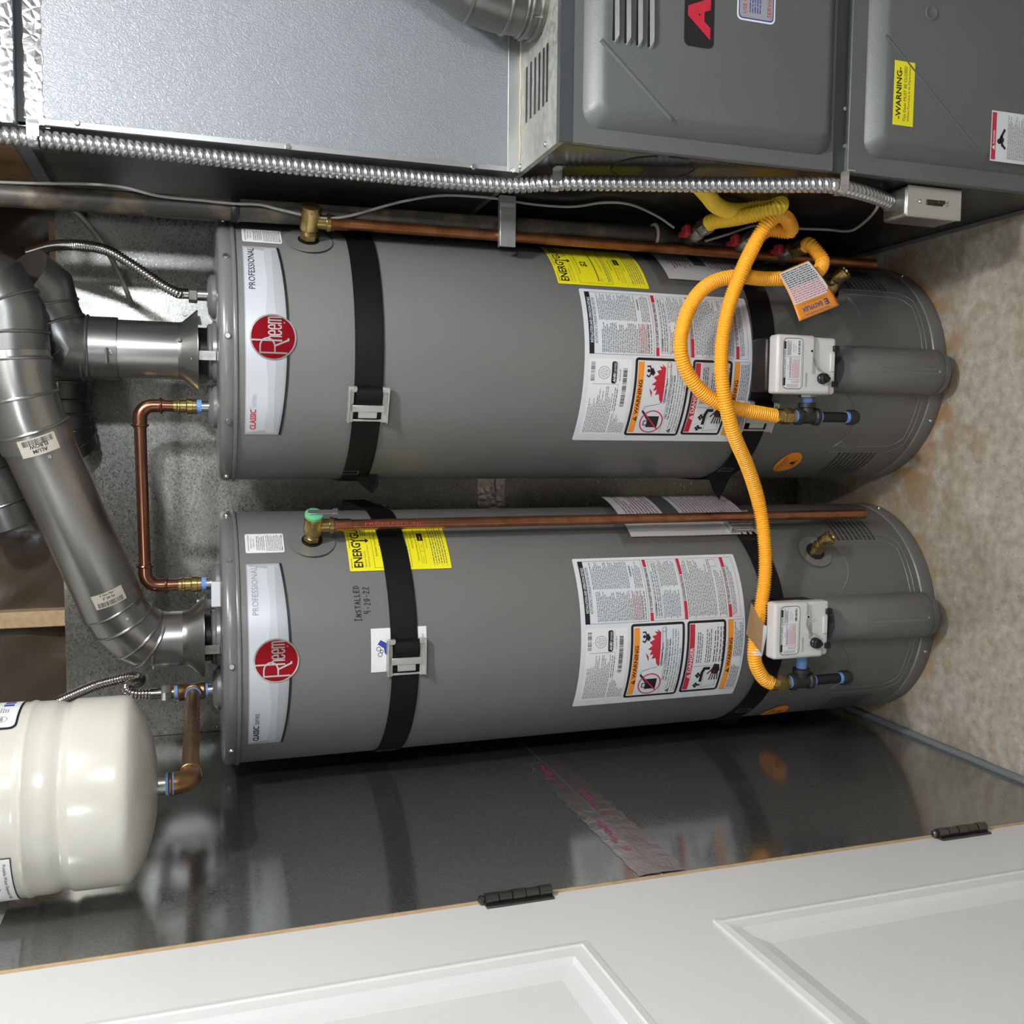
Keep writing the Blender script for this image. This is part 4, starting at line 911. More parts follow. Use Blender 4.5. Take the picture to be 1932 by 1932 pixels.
FL = thing('flexible_connector', (tx, ty, 1.706), 'kinked corrugated water connector on the bronze tee beside the cream tank', 'water connector')
b = MB(); hexnut(b, (tx, ty, 1.702), (tx, ty, 1.722), .0175, steel_d); b.cyl((tx, ty, 1.722), (tx, ty, 1.742), .0115, chrome, 18); b.build('fitting', FL)
cv = lambda L: [at(x/3.864, 900+y/3.864, Y) for x, y, Y in L]
corrugated([Vector((tx, ty, 1.738))]+cv([(985, 1580, 2.07), (935, 1562, 2.075), (925, 1532, 2.09), (965, 1508, 2.11), (1015, 1492, 2.14), (1020, 1468, 2.17), (960, 1455, 2.19), (880, 1470, 2.20), (720, 1512, 2.22), (600, 1560, 2.24), (480, 1612, 2.26), (380, 1660, 2.28)]), .0098, .0013, .0062, chrome, 'hose', FL)

# ================================================================== expansion tank
ET = thing('expansion_tank', (EX, EY, 1.69), 'cream steel expansion tank hanging near the metal side wall', 'expansion tank')
zb_ = 1.712
b = MB(); b.lathe([(.0165, -.024), (.0165, .006)], (EX, EY, zb_), (0, 0, 1), steel_d, 24); b.cyl((EX, EY, zb_-.024), (EX, EY, zb_-.012), .0178, tape_b, 20); b.build('threaded_stub', ET)
b = MB()
pr = [(.018, 0), (.045, .0015), (.075, .007), (.105, .016), (.125, .0265), (.136, .0345), (.1405, .040), (.1422, .0465), (.1425, .054), (.1425, .113), (.1418, .1165), (.1390, .1205), (.1372, .1245), (.1372, .128), (.1392, .134), (.1410, .140), (.1420, .150), (.1420, .168), (.1434, .1705), (.1443, .174), (.1434, .1775), (.1420, .180), (.1425, .186), (.1425, .40), (.136, .43), (.11, .46), (.06, .475)]
b.lathe(pr, (EX, EY, zb_), (0, 0, 1), cream, 96); shell = b.build('shell', ET, smooth=50)
def wrapE(th0, z0): return lambda x, y, q: Vector((EX+(ER+.0008+q)*math.sin(th0+x/ER), EY-(ER+.0008+q)*math.cos(th0+x/ER), z0+y))
va = math.atan2(EX, EY)                                        # direction of the tank from the camera
P = Print(); P.rrect(-.13, 0, .028, .10, .010, ink); P.layer = 1; P.rrect(-.126, .003, .025, .10, .008, paper2); P.layer = 2
P.ring(-.108, .022, .0075, .0008, ink_g, n=24); P.text('NSF', -.103, .0242, .0042, ink_g, .010, True, rot=PI); P.para(-.120, .050, -.100, .0035, 4, ink_g); P.para(-.090, .030, -.075, .004, 4, ink_g)
for k_ in range(5): P.rect(-.066+k_*.014, .012, -.057+k_*.014, .026, blue_i); P.rect(-.060+k_*.013, .036, -.052+k_*.013, .050, blue_i)
P.poly([(-.110, .062), (.0, .062), (.0, .1), (-.110, .1)], blue_l)
P.build('brand_label', shell, wrapE(R_(114), zb_+.186), True)
P = Print(); P.rect(-.075, 0, .055, .11, ink); P.layer = 1; P.rect(-.074, .0015, .0535, .11, paper2); P.layer = 2
P.text('Potable Water Expansion Tank', 0, .0125, .0055, ink, .090, align='c', rot=PI); P.text('WARNING', .004, .0245, .0065, ink, .028, True, 'c', PI); P.frame(-.055, .028, .045, .06, .0005, ink); P.para(-.05, .057, .04, .0045, 6, ink_g); P.para(-.055, .10, .045, .004, 7, ink_g)
P.build('warning_label', shell, wrapE(R_(-36), zb_+.186), True)

# ================================================================== furnace
FX1 = 1.06
FU = thing('furnace', (.77, 1.9, 0), 'grey upright gas furnace with raised panel doors and red logo plate', 'furnace')
b = MB(); b.box(XF, FX1, YF+.012, 2.30, 0, 1.066, furn_side); cab = b.build('cabinet', FU, bevel=.002)
b = MB(); b.box(XF-.0006, FX1, YF+.004, 2.30, 1.066, 1.0765, galv_dusty); tpl = b.build('top_plate', FU)
sl = [((994, 127), (994, 230)), ((1002, 117), (1002, 222)), ((1010, 109), (1010, 214)), ((1018, 100), (1018, 207)), ((1026, 91), (1026, 199)), ((1033, 82), (1033, 191))]
for (x0, y0), (x1, y1) in sl:
    p = atz(x0, y0, 1.077); q = atz(x1, y1, 1.077); b = MB(); b.box(q.x, p.x, p.y-.0035, p.y+.0035, 1.0768, 1.0776, black_plastic); b.build('vent_slot', tpl, smooth=0)
for x, y in ((1030, 272), (983, 314)):
    b = MB(); screw(b, atz(x, y, 1.0765), (0, 0, 1), .005); b.build('screw', tpl)
b = MB(); b.tube([Vector((XF+.003+.012*k, 1.711, 1.077+.0008*math.sin(k*1.3))) for k in range(45)], .0028, mat('old_caulk', (.45, .40, .32), .8, bump=.5, bscale=80), 6); b.build('caulk', tpl)
def raised(name, z0, z1, x0, sl_x, zt_, zbm, M, top_dark=True, Y0=YF, right=FX1):
    b = MB(); b.box(x0, right, Y0, Y0+.018, z0, z1, M); d = b.build(name, FU, bevel=.0015)
    rings = []
    def rr(xa, za, zb, r, y):
        pts = []
        for cx, cz, a0 in ((xa+r, za-r, 90), (xa+r, zb+r, 180)):
            for k in range(7): a = R_(a0+k*15); pts.append(Vector((cx+r*math.cos(a), y, cz+r*math.sin(a))))
        pts.append(Vector((right-.01, y, zb))); pts.append(Vector((right-.01, y, za))); return pts
    for ins, h in ((0, 0), (.002, .004), (.022, .0240), (.027, .0262), (.032, .0266)):
        rings.append(rr(sl_x+ins, zt_-ins, zbm+ins, .030-ins*.45, Y0-h))
    n = len(rings[0]); vs = [v for r in rings for v in r]; fs = []
    for k in range(len(rings)-1):
        for i in range(n): j = (i+1) % n; fs.append((k*n+i, k*n+j, (k+1)*n+j, (k+1)*n+i))
    fs.append(tuple((len(rings)-1)*n+i for i in range(n)))
    b = MB(); b.add(vs, fs, M); b.build('raised_panel', d, smooth=30); return d
d1 = raised('upper_door', .548, 1.058, XF, .512, 1.036, .556, furn_p)
b = MB(); b.box(XF-.0004, FX1, YF-.001, YF+.013, 1.054, 1.0768, furn_dark); b.build('top_rail', FU)
d2 = raised('lower_door', .03, .520, XF+.001, .518, .487, .05, furn_p, Y0=YF-.004)
b = MB(); b.box(XF+.0, FX1, YF+.006, YF+.016, .512, .552, furn_dark); st = b.build('door_strip', FU)
for x, y in ((1592, 206), (1592, 276)):
    p = at(x, y, YF+.006); b = MB(); screw(b, p, (0, -1, 0), .0045); b.build('screw', st)
YP = YF-.0271
def ridge(pa, pb, parent, w=.0042, h=.0013):                    # a shallow pressed crease
    d = (pb-pa).normalized(); n_ = Vector((0, -1, 0)); q = d.cross(n_); b = MB()
    vs = [pa+q*w, pa-q*w, pb+q*w, pb-q*w, pa+d*.006+n_*h, pb-d*.006+n_*h]
    b.add(vs, [(0, 4, 5, 2), (1, 3, 5, 4), (0, 1, 4), (2, 5, 3)], furn_p); b.build('pressed_ridge', parent, smooth=0)
ridge(at(1134, 75, YP), at(1268, 226, YP), d1); ridge(at(1672, 66, YP-.004), at(1846, 285, YP-.004), d2, .003, .001)
for k, (x, ya, yb2) in enumerate(((1164, -30, 82), (1186, -30, 87), (1208, -30, 91), (1230, -30, 94))):
    p = at(x, yb2, YP); q = at(x, ya, YP); b = MB()
    vs = []; fs = []; m_ = 9
    for i in range(m_):
        t = i/(m_-1); s = math.sin(PI*min(1, t*6)/2)
        c = p.lerp(q, t); vs += [c+Vector((0, 0, .0045)), c+Vector((0, -.006*s, -.002)), c+Vector((0, 0, -.0045))]
    for i in range(m_-1): a = i*3; fs += [(a, a+3, a+4, a+1), (a+1, a+4, a+5, a+2)]
    b.add(vs, fs, furn_p); lv = b.build('louvre', d1, smooth=0)
    b = MB(); b.box(p.x+.004, q.x, YP-.0006, YP+.001, p.z+.0035, p.z+.008, black_plastic); b.build('louvre_gap', lv, smooth=0)
# logo plate, stickers
c0 = at(1290, 85, YP); c1_ = at(1346, 85, YP)
P = Print(); P.rrect(c0.x, c1_.z, c0.x+.30, c0.z, .010, ink); P.layer = 1; [P.text('AR', c0.x+.014+k*.0022, c1_.z+.007, c0.z-c1_.z-.013, red, .112, True, shear=.22, lay=1+k) for k in range(4)]
P.build('logo_plate', d1, plane((0, YP-.0004, 0), (1, 0, 0), (0, 0, 1), (0, -1, 0)))
c0 = at(1390, 36, YP); c1_ = at(1462, 40, YP)
P = Print(); P.rrect(c0.x, c1_.z, c0.x+.15, c0.z, .009, paper2); P.layer = 1; P.rrect(c0.x+.003, c1_.z+.003, c0.x+.147, c0.z-.003, .007, blue_i); P.layer = 2; P.rrect(c0.x+.005, c1_.z+.005, c0.x+.145, c0.z-.005, .006, ink_l); P.layer = 3
P.text('USE ONLY', c0.x+.012, c0.z-.018, .007, red); P.para(c0.x+.014, c0.z-.024, c0.x+.13, .006, 4, blue_i); P.text('SERVICE', c0.x+.010, c1_.z+.008, .008, red)
P.build('service_sticker', d1, plane((0, YP-.0004, 0), (1, 0, 0), (0, 0, 1), (0, -1, 0)))
YP2 = YP-.004
c0 = at(1685, 235, YP2); c1_ = at(1725, 119, YP2)
P = Print(); P.rect(c0.x, c1_.z-.002, c1_.x, c0.z+.002, yellow_i); P.layer = 1; w_ = c1_.x-c0.x
P.text('-WARNING-', c0.x+w_/2, c0.z-.015, .0115, ink, w_*.80, True, 'c'); P.text('This Door MUST BE CLOSED', c0.x+w_/2, c0.z-.026, .0062, ink, w_*.86, False, 'c'); P.text('When Furnace Is In Operation', c0.x+w_/2, c0.z-.035, .0062, ink, w_*.86, False, 'c')
P.build('door_warning_sticker', d2, plane((0, YP2-.0004, 0), (1, 0, 0), (0, 0, 1), (0, -1, 0)))
c0 = at(1867, 303, YP2)
P = Print(); P.rect(c0.x, c0.z-.14, c0.x+.092, c0.z, paper); P.layer = 1; P.rect(c0.x+.003, c0.z-.012, c0.x+.089, c0.z-.002, red); P.layer = 2; P.text('DANGER', c0.x+.032, c0.z-.0095, .0045, paper, bold=True); P.poly([(c0.x+.020, c0.z-.010), (c0.x+.030, c0.z-.010), (c0.x+.025, c0.z-.003)], paper); P.layer = 1
hx = c0.x+.045; hz = c0.z-.024; P.disc(hx-.008, hz+.004, .005, ink, n=14); P.poly([(hx-.018, hz-.002), (hx-.004, hz-.008), (hx+.004, hz-.002), (hx-.002, hz+.004)], ink); P.stroke([(hx, hz), (hx+.014, hz-.008)], .005, ink); P.stroke([(hx-.014, hz-.004), (hx-.020, hz-.010)], .005, ink)
P.para(c0.x+.006, c0.z-.040, c0.x+.086, .0035, 26, ink_g, .5)
P.build('danger_sticker', d2, plane((0, YP2-.0004, 0), (1, 0, 0), (0, 0, 1), (0, -1, 0)))
p = at(1757, 25, YP2); b = MB(); b.lathe([(.0135, 0), (.0135, .001), (.0115, .0022), (.0095, .0008)], p, (0, -1, 0), furn_p, 28); b.build('plug_button', d2)
# knock-out ring and flange on the side
b = MB(); ko = atx(1232, 318, XF); 
for a0, a1 in ((20, 160), (175, 205), (220, 340), (352, 365)):
    b.tube([Vector((XF-.0004, ko.y+.075*math.cos(R_(a)), ko.z+.075*math.sin(R_(a)))) for a in range(a0, a1+1, 5)], .0016, black_plastic, 6)
b.build('knockout', cab)
b = MB(); b.box(XF-.010, XF-.001, YF+.02, 2.28, 0, .007, galv_side); b.build('base_flange', FU)

# plenum above the furnace
PL = thing('supply_plenum', (.77, 2.0, 1.0775), 'embossed sheet metal plenum standing on the furnace', 'duct')
b = MB(); b.box(XF, FX1, 1.712, 2.33, 1.0775, 1.893, duct_m); bd = b.build('plenum_box', PL, bevel=.002)
b = MB(); b.box(XF-.0015, XF-.0003, 1.713, 2.33, 1.079, 1.892, mat('smooth_duct_side', (.16, .165, .165), .3, .6, (5, (.12, .12, .115), 4, .3, .7))); b.build('side_panel', PL)
b = MB(); b.box(XF-.001, FX1, 1.7095, 1.7118, 1.079, 1.101, galv_side); cl = b.build('bottom_cleat', PL, bevel=.0008)
b = MB(); b.box(XF-.0014, XF+.020, 1.7085, 1.7096, 1.079, 1.098, galv_side); b.build('corner_clip', cl)
b = MB(); b.box(XF-.0008, XF+.008, 1.7100, 1.7115, 1.10, 1.892, galv_side); b.build('corner_fold', PL)
for x, y in ((145, 232), (543, 277), (893, 315), (968, 322)):
    p = at(x, y, 1.7095); b = MB(); screw(b, p, (0, -1, 0), .005); b.build('screw', PL)
UD = thing('upper_duct', (.77, 2.0, 1.894), 'upper sheet metal duct above the plenum, joint sealed with foil tape', 'duct')
b = MB(); b.box(XF-.004, FX1, 1.700, 2.33, 1.906, ZC-.002, duct_m); b.build('duct_box', UD, bevel=.002)
b = MB(); b.box(XF+.004, FX1-.01, 1.722, 2.31, 1.893, 1.907, furn_dark); b.build('joint', UD)
def crinkle(name, x0, x1, y, z0, z1, M, parent, seed):
    rnd = random.Random(seed); b = MB(); nx, nz = 46, 4; vs = []; fs = []
    for i in range(nx+1):
        e = rnd.uniform(-.002, .002)
        for k in range(nz+1): vs.append((x0+(x1-x0)*i/nx, y-rnd.uniform(.0003, .0016), z0+(z1-z0)*k/nz+(e if k in (0, nz) else rnd.uniform(-.001, .001))))
    for i in range(nx):
        for k in range(nz): a = i*(nz+1)+k; fs.append((a, a+nz+1, a+nz+2, a+1))
    b.add(vs, fs, M); return b.build(name, parent, smooth=25)
crinkle('foil_tape', XF-.002, FX1, 1.7118, 1.868, 1.8935, foil_m, UD, 1); t2 = crinkle('foil_tape', XF-.006, FX1, 1.6996, 1.908, 1.962, foil_m, UD, 2)
P = Print(); 
for k in range(4): P.text(('POLYKEN', '339', 'UL', 'FOIL')[k % 4], .50+.075*k, 1.936, .012, pink_i, bold=True, rot=.06)
P.build('tape_print', t2, plane((0, 1.6958, 0), (1, 0, 0), (0, 0, 1), (0, -1, 0)))
b = MB(); b.box(XF-.0058, XF-.0042, 1.71, 2.32, 1.93, 2.40, wood_refl); b.build('wood_reflection_sheet', UD)  # thin added sheet coloured like wood reflected in the duct side
b = MB(); 
for s in (0, .09): b.box(XF-.0032, XF-.0018, 1.72+s, 1.75+s+.02, 1.86, 1.92, foil_m)
b.build('side_tape', UD)

# furnace vent pipe
b0 = Vector((.748, 1.617, 1.0766))
FV = thing('furnace_vent', b0, 'galvanised vent pipe with beaded elbows rising from the furnace top', 'vent pipe')
segtube('collar', FV, [b0, b0+Vector((0, 0, .032))], .0605, alum_d, [(0, .35), (0, .85)])
b1 = b0+Vector((0, 0, .028))
vp = [b1, b1+Vector((0, 0, .040)), b1+Vector((.010, 0, .092)), b1+Vector((.040, 0, .150)), b1+Vector((.068, 0, .215))]
segtube('elbow', FV, vp, .0580, alum_d, [(0, .15), (0, .85), (1, .95), (2, .95)])
segtube('pipe', FV, [vp[-1]-Vector((.004, 0, .01)), vp[-1]+Vector((.10, 0, .26)), vp[-1]+Vector((.25, 0, .65))], .0555, alum_d, [(0, .12), (0, .2)])
b = MB(); q = b0+Vector((-.032, -.0525, .018)); b.tube([q+Vector((-.012, .010, .006)), q+Vector((-.012, .010, -.008)), q+Vector((.010, -.001, -.008))], .0022, alum_d, 6); b.build('collar_lock', FV)

# ================================================================== electrical
CP = [atx(x, y, .463) for x, y in ((-60, 249), (0, 255), (200, 275), (500, 308), (750, 333), (900, 346), (980, 350), (1050, 345), (1180, 346), (1300, 348), (1450, 349), (1540, 349), (1580, 352), (1640, 367), (1694, 387))]
CD = thing('conduit', CP[-1], 'flexible metal conduit running down the furnace edge to the switch box', 'conduit')
corrugated(CP, .0122, .0020, .0120, steel, 'armour', CD, n=20, prof=(-1, .7, 1, 1, 1, .95, .6, -1), slant=.0032)
def clip(x, y):
    p = atx(x, y, .463); b = MB()
    b.torus(p, (0, 0, 1), .0150, .0012, steel, 20, 6); b.box(p.x-.001, XF-.001, p.y-.018, p.y-.016, p.z-.009, p.z+.009, steel)
    b.lathe([(.0152, -.008), (.0158, -.006), (.0158, .006), (.0152, .008)], p, (0, .1, 1), steel, 20, (False, False)); b.box(XF-.003, XF-.001, p.y-.035, p.y-.014, p.z-.009, p.z+.009, steel); b.build('strap_clip', CD)
for c in ((65, 261), (1045, 345), (1582, 353)): clip(*c)
BX = thing('switch_box', (.457, 1.56, .235), 'steel switch box with brown toggle on the side of the furnace', 'switch')
b = MB(); b.box(.427, XF-.001, 1.533, 1.600, .240, .366, steel_d); b.build('box', BX, bevel=.006)
b = MB(); b.box(.4265, XF-.0005, 1.5295, 1.5335, .239, .3665, steel); pl_ = b.build('cover_plate', BX, bevel=.0018)
b = MB(); b.box(.4505, .4610, 1.5275, 1.5298, .284, .322, mat('brown_switch', (.02, .014, .011), .4)); b.box(.4525, .459, 1.520, 1.528, .286, .300, MATS['brown_switch']); b.build('toggle', BX, bevel=.001)
for z in (.272, .336): b = MB(); screw(b, (.4558, 1.5296, z), (0, -1, 0), .004); b.build('screw', pl_)
b = MB(); hexnut(b, (CP[-1].x, CP[-1].y-.012, .364), (CP[-1].x, CP[-1].y-.012, .374), .017, steel_d); b.build('conduit_connector', BX)
def wpt(x, y, Y): p = at(x, y, Y); return p if p.x < .478 else atx(x, y, .478)
w1 = [wpt(x, y, Y) for x, y, Y in ((-20, 343, 1.90), (70, 346, 1.895), (160, 347, 1.89), (230, 353, 1.887), (300, 370, 1.884), (380, 378, 1.882), (440, 384, 1.880), (490, 386, 1.880), (530, 396, 1.880), (600, 411, 1.878), (650, 409, 1.878), (700, 396, 1.882), (760, 380, 1.89), (830, 369, 1.90), (900, 371, 1.89), (945, 376, 1.90), (1010, 386, 1.91), (1080, 390, 1.90), (1140, 382, 1.88), (1190, 386, 1.87), (1240, 408, 1.86), (1272, 430, 1.855))]
b = MB(); b.tube(spline(w1, .012), .0026, wirem, 8); tag(b.build('control_wire', loc=w1[-1]), 'thin grey control wire drooping over the black gas pipe', 'wire')
w2_ = [wpt(x, y, Y) for x, y, Y in ((1330, 455, 1.885), (1380, 440, 1.87), (1430, 425, 1.87), (1500, 431, 1.86), (1560, 433, 1.84), (1602, 436, 1.79), (1630, 420, 1.72), (1655, 392, 1.60))]+[atx(1664, 362, .482)]
b = MB(); b.tube(spline(w2_, .012), .0028, wirem, 8); tag(b.build('control_wire', loc=w2_[-1]), 'thin grey wire curving up to the furnace side near the switch box', 'wire')

# ================================================================== black gas pipe and shut-off valves
GX, GY = .430, 1.907
gp0, gp1 = Vector((.412, 1.915, 2.2)), Vector((.436, GY, .695)); GE = Vector((.413, GY, .375))
GP = thing('gas_pipe', GE, 'black iron gas pipe running down between furnace and heater', 'pipe')
b = MB(); b.cyl(gp0, gp1, .0205, mat('worn_black_pipe', (.045, .041, .035), .5, .1, (26, (.15, .115, .07), 6, .48, .75), bump=.15, bscale=60), 24); b.build('pipe', GP)
b = MB(); b.lathe([(.0275, .012), (.0295, .006), (.0295, -.008), (.024, -.016), (.0225, -.05), (.0185, -.055)], gp1, (0, 0, 1), blackiron, 24); b.torus(gp1+Vector((0, 0, .012)), (0, 0, 1), .0245, .004, mat('old_pipe_dope', (.45, .38, .27), .7), 20, 6); b.build('reducer', GP)
b = MB(); b.cyl(gp1-Vector((0, 0, .05)), GE, .0140, blackiron, 20); b.build('manifold', GP)
p = at(443, 379, 1.91); b = MB(); b.lathe([(.0225, -.008), (.0235, -.006), (.0235, .006), (.0225, .008)], gp0.lerp(gp1, (gp0.z-p.z)/(gp0.z-gp1.z)), (0, 0, 1), black_plastic, 24); b.build('clamp_band', GP)
def gasvalve(tpx, endY, X_off, lab, nutM):
    t = at(*tpx, GY); t = gp1.lerp(GE, (gp1.z-t.z)/(gp1.z-GE.z))
    V = thing('gas_valve', t, lab, 'valve', 'gas shut-off valves on the black pipe')
    d = Vector((X_off, -1, 0)).normalized(); L = GY-endY
    b = MB(); b.lathe([(.0165, -.026), (.0195, -.024), (.0195, -.016), (.0165, -.014), (.0165, .014), (.0195, .016), (.0195, .024), (.0165, .026)], t, (0, 0, 1), blackiron, 20); b.lathe([(.0150, 0), (.0150, .016), (.0180, .018), (.0180, .024)], t, d, blackiron, 20); b.build('tee', V)
    b = MB(); b.lathe([(.0105, .022), (.0130, .026), (.0150, .032), (.0150, .036), (.0175, .040), (.0175, .060), (.0150, .066), (.0150, .076), (.0135, .078)], t, d, steel_d, 20); bod = b.build('valve_body', V)
    b = MB(); b.lathe([(.007, 0), (.007, .020)], t+d*.050, (.25, 0, 1), steel_d, 14); b.build('stem', bod)
    side = d.cross(Vector((0, 0, 1))); MM = Matrix.Identity(4); zz = Vector((.1, 0, 1)).normalized()
    for j in range(3): MM[j][0] = side[j]; MM[j][1] = d[j]; MM[j][2] = zz[j]
    MM.translation = t+d*.050+zz*.018
    b = MB(); b.box(-.011, .011, -.012, .012, 0, .012, red_h, MM); b.box(-.005, .005, -.032, -.010, .002, .010, red_h, MM); b.build('handle', V, bevel=.0025)
    b = MB(); hexnut(b, t+d*.074, t+d*(L-.006), .0185, nutM); b.lathe([(.0165, 0), (.0165, .010)], t+d*(L-.010), d, nutM, 18); b.build('flare_nut', V)
    return t+d*L, d
v1, dv1 = gasvalve((1292, 458), 1.800, .15, 'topmost gas valve, its red handle beside the yellow hose', steel_d)
v2, dv2 = gasvalve((1382, 470), 1.782, .10, 'middle gas valve on the black pipe, half hidden by the orange hose', steel_d)
v3, dv3 = gasvalve((1462, 482), 1.790, .0, 'lowest gas valve on the black pipe, feeding the tagged orange hose', brass)

# bracket holding the pipe
bp0 = at(955, 330, 1.865)
BR = thing('pipe_bracket', (GX, 1.865, bp0.z-.02), 'galvanised steel channel bracket crossing the black gas pipe', 'bracket')
bz = at(958, 400, 1.865).z
b = MB(); b.box(.382, XF-.004, 1.8615, 1.8635, bz-.016, bz+.016, galv_side); b.box(.382, XF-.004, 1.863, 1.878, bz+.0145, bz+.0165, galv_side); b.box(.382, .384, 1.863, 1.868, bz-.016, bz+.0165, galv_side); b.build('channel', BR, bevel=.0006)

# ================================================================== gas hoses
def hose(pts, r, M, name, lab, pitch=.0052):
    p3 = [Vector(p) if len(p) != 3 or isinstance(p, Vector) else at(*p) for p in pts]
    H_ = thing(name, p3[-1], lab, 'hose'); corrugated(p3, r, .0016, pitch, M, 'hose', H_, n=18); return H_, p3
tA = at(1522, 786, 1.755); tB = at(1511, 1285, 1.755)
H1, q1 = hose([v2, v2+dv2*.016, (1491, 436, 1.735), (1486, 415, 1.715), (1470, 406, 1.70), (1449, 420, 1.695), (1425, 458, 1.705), (1398, 515, 1.705), (1373, 585, 1.71), (1361, 660, 1.715), (1364, 735, 1.715), (1383, 815, 1.73), (1412, 885, 1.765), (1433, 955, 1.79), (1443, 1030, 1.775), (1443, 1090, 1.765), (1435, 1150, 1.755), (1424, 1210, 1.75), (1425, 1250, 1.75), (1440, 1279, 1.753), Vector((tB.x, tB.y, tB.z+.073))], .0136, orange, 'gas_hose', 'orange gas hose swung across to the heater beside the metal wall')
H2, q2 = hose([v3, v3+dv3*.014, (1551, 490, 1.76), (1546, 509, 1.75), (1528, 520, 1.748), (1490, 525, 1.745), (1440, 526, 1.745), (1390, 522, 1.745), (1340, 535, 1.745), (1303, 575, 1.74), (1284, 640, 1.735), (1291, 690, 1.74), (1320, 735, 1.745), (1360, 762, 1.75), (1410, 775, 1.753), Vector((tA.x, tA.y, tA.z+.073))], .0136, orange, 'gas_hose', 'orange gas hose looped in front of the heater beside the furnace, paper tag on it')
H3, q3 = hose([v1, v1+dv1*.012, (1378, 413, 1.755), (1420, 405, 1.715), (1455, 397, 1.69), (1472, 388, 1.69), (1468, 381, 1.72), (1445, 386, 1.745), (1410, 397, 1.755), (1375, 397, 1.74), (1350, 386, 1.71), (1336, 369, 1.68), Vector((XF-.002, 1.66, at(1325, 350, 1.64).z))], .0148, yellowh, 'gas_hose', 'yellow gas hose curling from the top valve into the furnace side', .0062)
for Hh, t in ((H1, tB), (H2, tA)):
    b = MB(); c_ = t
    b.lathe([(.0150, .034), (.0150, .040)], c_, (0, 0, 1), brass, 18); hexnut(b, c_+Vector((0, 0, .040)), c_+Vector((0, 0, .062)), .0185, brass); b.lathe([(.0158, .062), (.0158, .072), (.0145, .076)], c_, (0, 0, 1), brass, 20); b.build('end_fitting', Hh)
# paper tags on the orange hoses
def tagsheet(name, corners, lab, Hh, printit, wrapc=None):
    a, b_, c, d = corners                                     # top-left, top-right, bottom-right, bottom-left
    nr = (b_-a).cross(d-a).normalized()
    if nr.dot(CAMP-a) < 0: nr = -nr
    def f(x, y, q):
        u, v = x, -y
        p = (a*(1-u)+b_*u)*(1-v)+(d*(1-u)+c*u)*v
        return p+nr*(q+.010*math.sin(PI*v)*(.6 if printit else -.5))
    return f, nr
tL = [at(1467, 516, 1.722), at(1526, 491, 1.724), at(1584, 576, 1.692), at(1508, 606, 1.680)]
f, nr = tagsheet('t', tL, '', H2, True)
TG = thing('paper_tag', tL[0], 'white and orange paper tag wrapped on the hose beside the furnace', 'tag')
b = MB(); g = 14; vs = []; fs = []
for i in range(g+1):
    for k in range(g+1): vs.append(f(i/g, -k/g, 0))
for i in range(g):
    for k in range(g): a_ = i*(g+1)+k; fs.append((a_, a_+g+1, a_+g+2, a_+1))
b.add(vs, fs, orange_i); ob = b.build('tag_sheet', TG); so = ob.modifiers.new('thick', 'SOLIDIFY'); so.thickness = .0006; so.offset = 0
P = Print(.0003); P.layer = 2; P.poly([(.03, -.02), (.97, -.02), (.97, -.60), (.88, -.70), (.03, -.70)], paper2); P.layer = 3
class TP: pass
for k in range(15): 
    y = -.05-k*.043; M_ = ink_g if k < 8 else redp; x = .06
    while x < .90:
        w = random.uniform(.03, .12); P.rect(x, y-.022, min(x+w, .92), y, M_); x += w+.015
def rtext(t, xc, yc, w, h, M_, bold=True):                    # printed the other way up
    vs, fs = text2d(t, bold); x0 = min(v[0] for v in vs); x1 = max(v[0] for v in vs); y0 = min(v[1] for v in vs); y1 = max(v[1] for v in vs); o = len(P.v)
    for vx, vy in vs: P.v.append((xc+w/2-(vx-x0)/(x1-x0)*w, yc+h/2-(vy-y0)/(y1-y0)*h, 3*P.step))
    k = P.mi(M_)
    for fc in fs: P.f.append([i+o for i in fc]); P.m.append(k)
rtext('EASYFLEX', .40, -.845, .50, .085, blue_i); rtext('E', .76, -.845, .10, .11, blue_i); rtext('Global Pipe Manufacturer', .48, -.945, .62, .045, blue_i, False); rtext('Stainless Steel Gas Appliance Connector', .50, -.745, .62, .028, ink_g, False)
P.build('tag_print', ob, f, True, step=.0714, both=True)
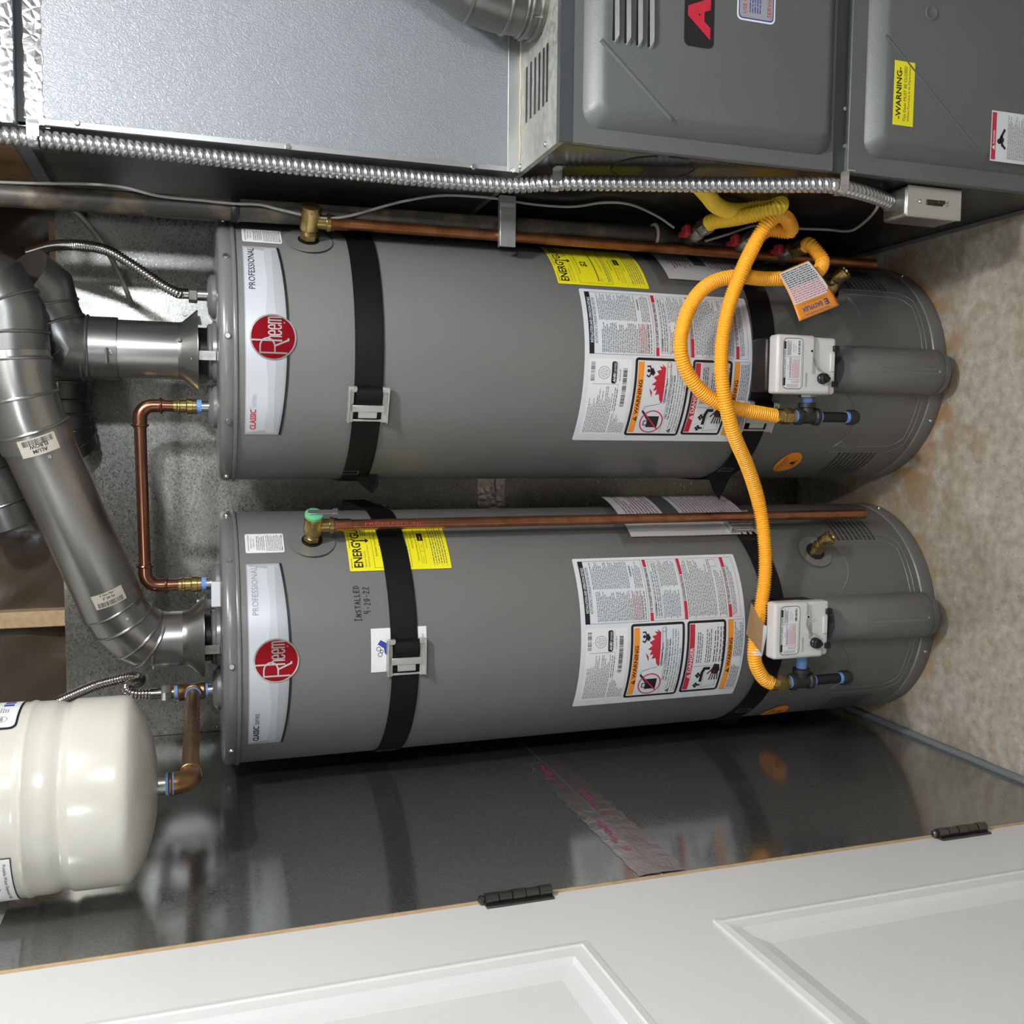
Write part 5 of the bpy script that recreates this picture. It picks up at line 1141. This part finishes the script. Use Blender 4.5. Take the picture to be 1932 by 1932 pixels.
# second tag folded round the other hose
cB = at(1427, 1190, 1.75)
TG2 = thing('paper_tag', at(1430, 1235, 1.745), 'small folded tag on the hose of the heater beside the metal wall', 'tag')
b = MB(); pth = [at(1436, 1178, 1.752), at(1424, 1235, 1.750)]; b.cyl(pth[0], pth[1], .0158, paper2, 18); b.build('tag_band', TG2)
tl = [at(1418, 1137, 1.722), at(1440, 1180, 1.735), at(1436, 1232, 1.732), at(1408, 1196, 1.712)]
b = MB(); b.add(tl+[q+Vector((0, .0008, 0)) for q in tl], [(0, 1, 2, 3), (4, 7, 6, 5), (0, 1, 5, 4), (1, 2, 6, 5), (2, 3, 7, 6), (3, 0, 4, 7)], mat('tan_tag', (.55, .33, .15), .5)); fl = b.build('tag_flap', TG2, smooth=0)

# ================================================================== booklets in clear sleeves
def booklet(T, th0, th1, z0, z1, lab, stand):
    B_ = thing('manual_sleeve', on(T, (th0+th1)/2, z0, RT+.004), lab, 'booklet')
    def sheet(name, a0, a1, za, zb, r, M, amp, skew=0):
        b = MB(); vs = []; fs = []; n, k_ = 16, 16
        for i in range(n+1):
            for k in range(k_+1):
                u, v = i/n, k/k_; a = a0+(a1-a0)*u+skew*(v-.5)
                vs.append(on(T, a, za+(zb-za)*v, RT+r+stand*(u**2)+amp*math.sin(7*u+5*v)*math.sin(4*v+1)))
        for i in range(n):
            for k in range(k_): a = i*(k_+1)+k; fs.append((a, a+k_+1, a+k_+2, a+1))
        b.add(vs, fs, M); o = b.build(name, B_); return o
    pp = sheet('booklet', th0+.06, th1-.02, z0+.02, z1-.03, .003, paper2, .0006)
    sheet('clear_sleeve', th0-.03, th1, z0, z1, .0058, film, .0015)
    P = Print(); L_ = (th1-th0-.12)*RT; hh = z1-z0-.07
    y = 0; k = 0
    P.rect(L_*.35, -hh*.44, L_, -hh*.30, ink_g)
    while y < hh:
        if not (.28*hh < y < .46*hh): P.para(L_*random.uniform(.2, .4), -y, L_, .007, 1, pink_i, .45, rag=.4)
        y += .0085
    P.build('booklet_print', pp, lambda x, y, q: on(T, th0+.09+x/RT, z1-.05+y, RT+.0042+stand*((x/RT+.03)/(th1-th0-.08))**2+q), True)
booklet(TB, R_(48), R_(92), .405, .775, 'clear sleeve with printed booklet behind the bright copper discharge pipe', .020)
booklet(TA, R_(38), R_(76), .435, .715, 'clear sleeve with printed booklet behind the dull copper discharge pipe', .004)
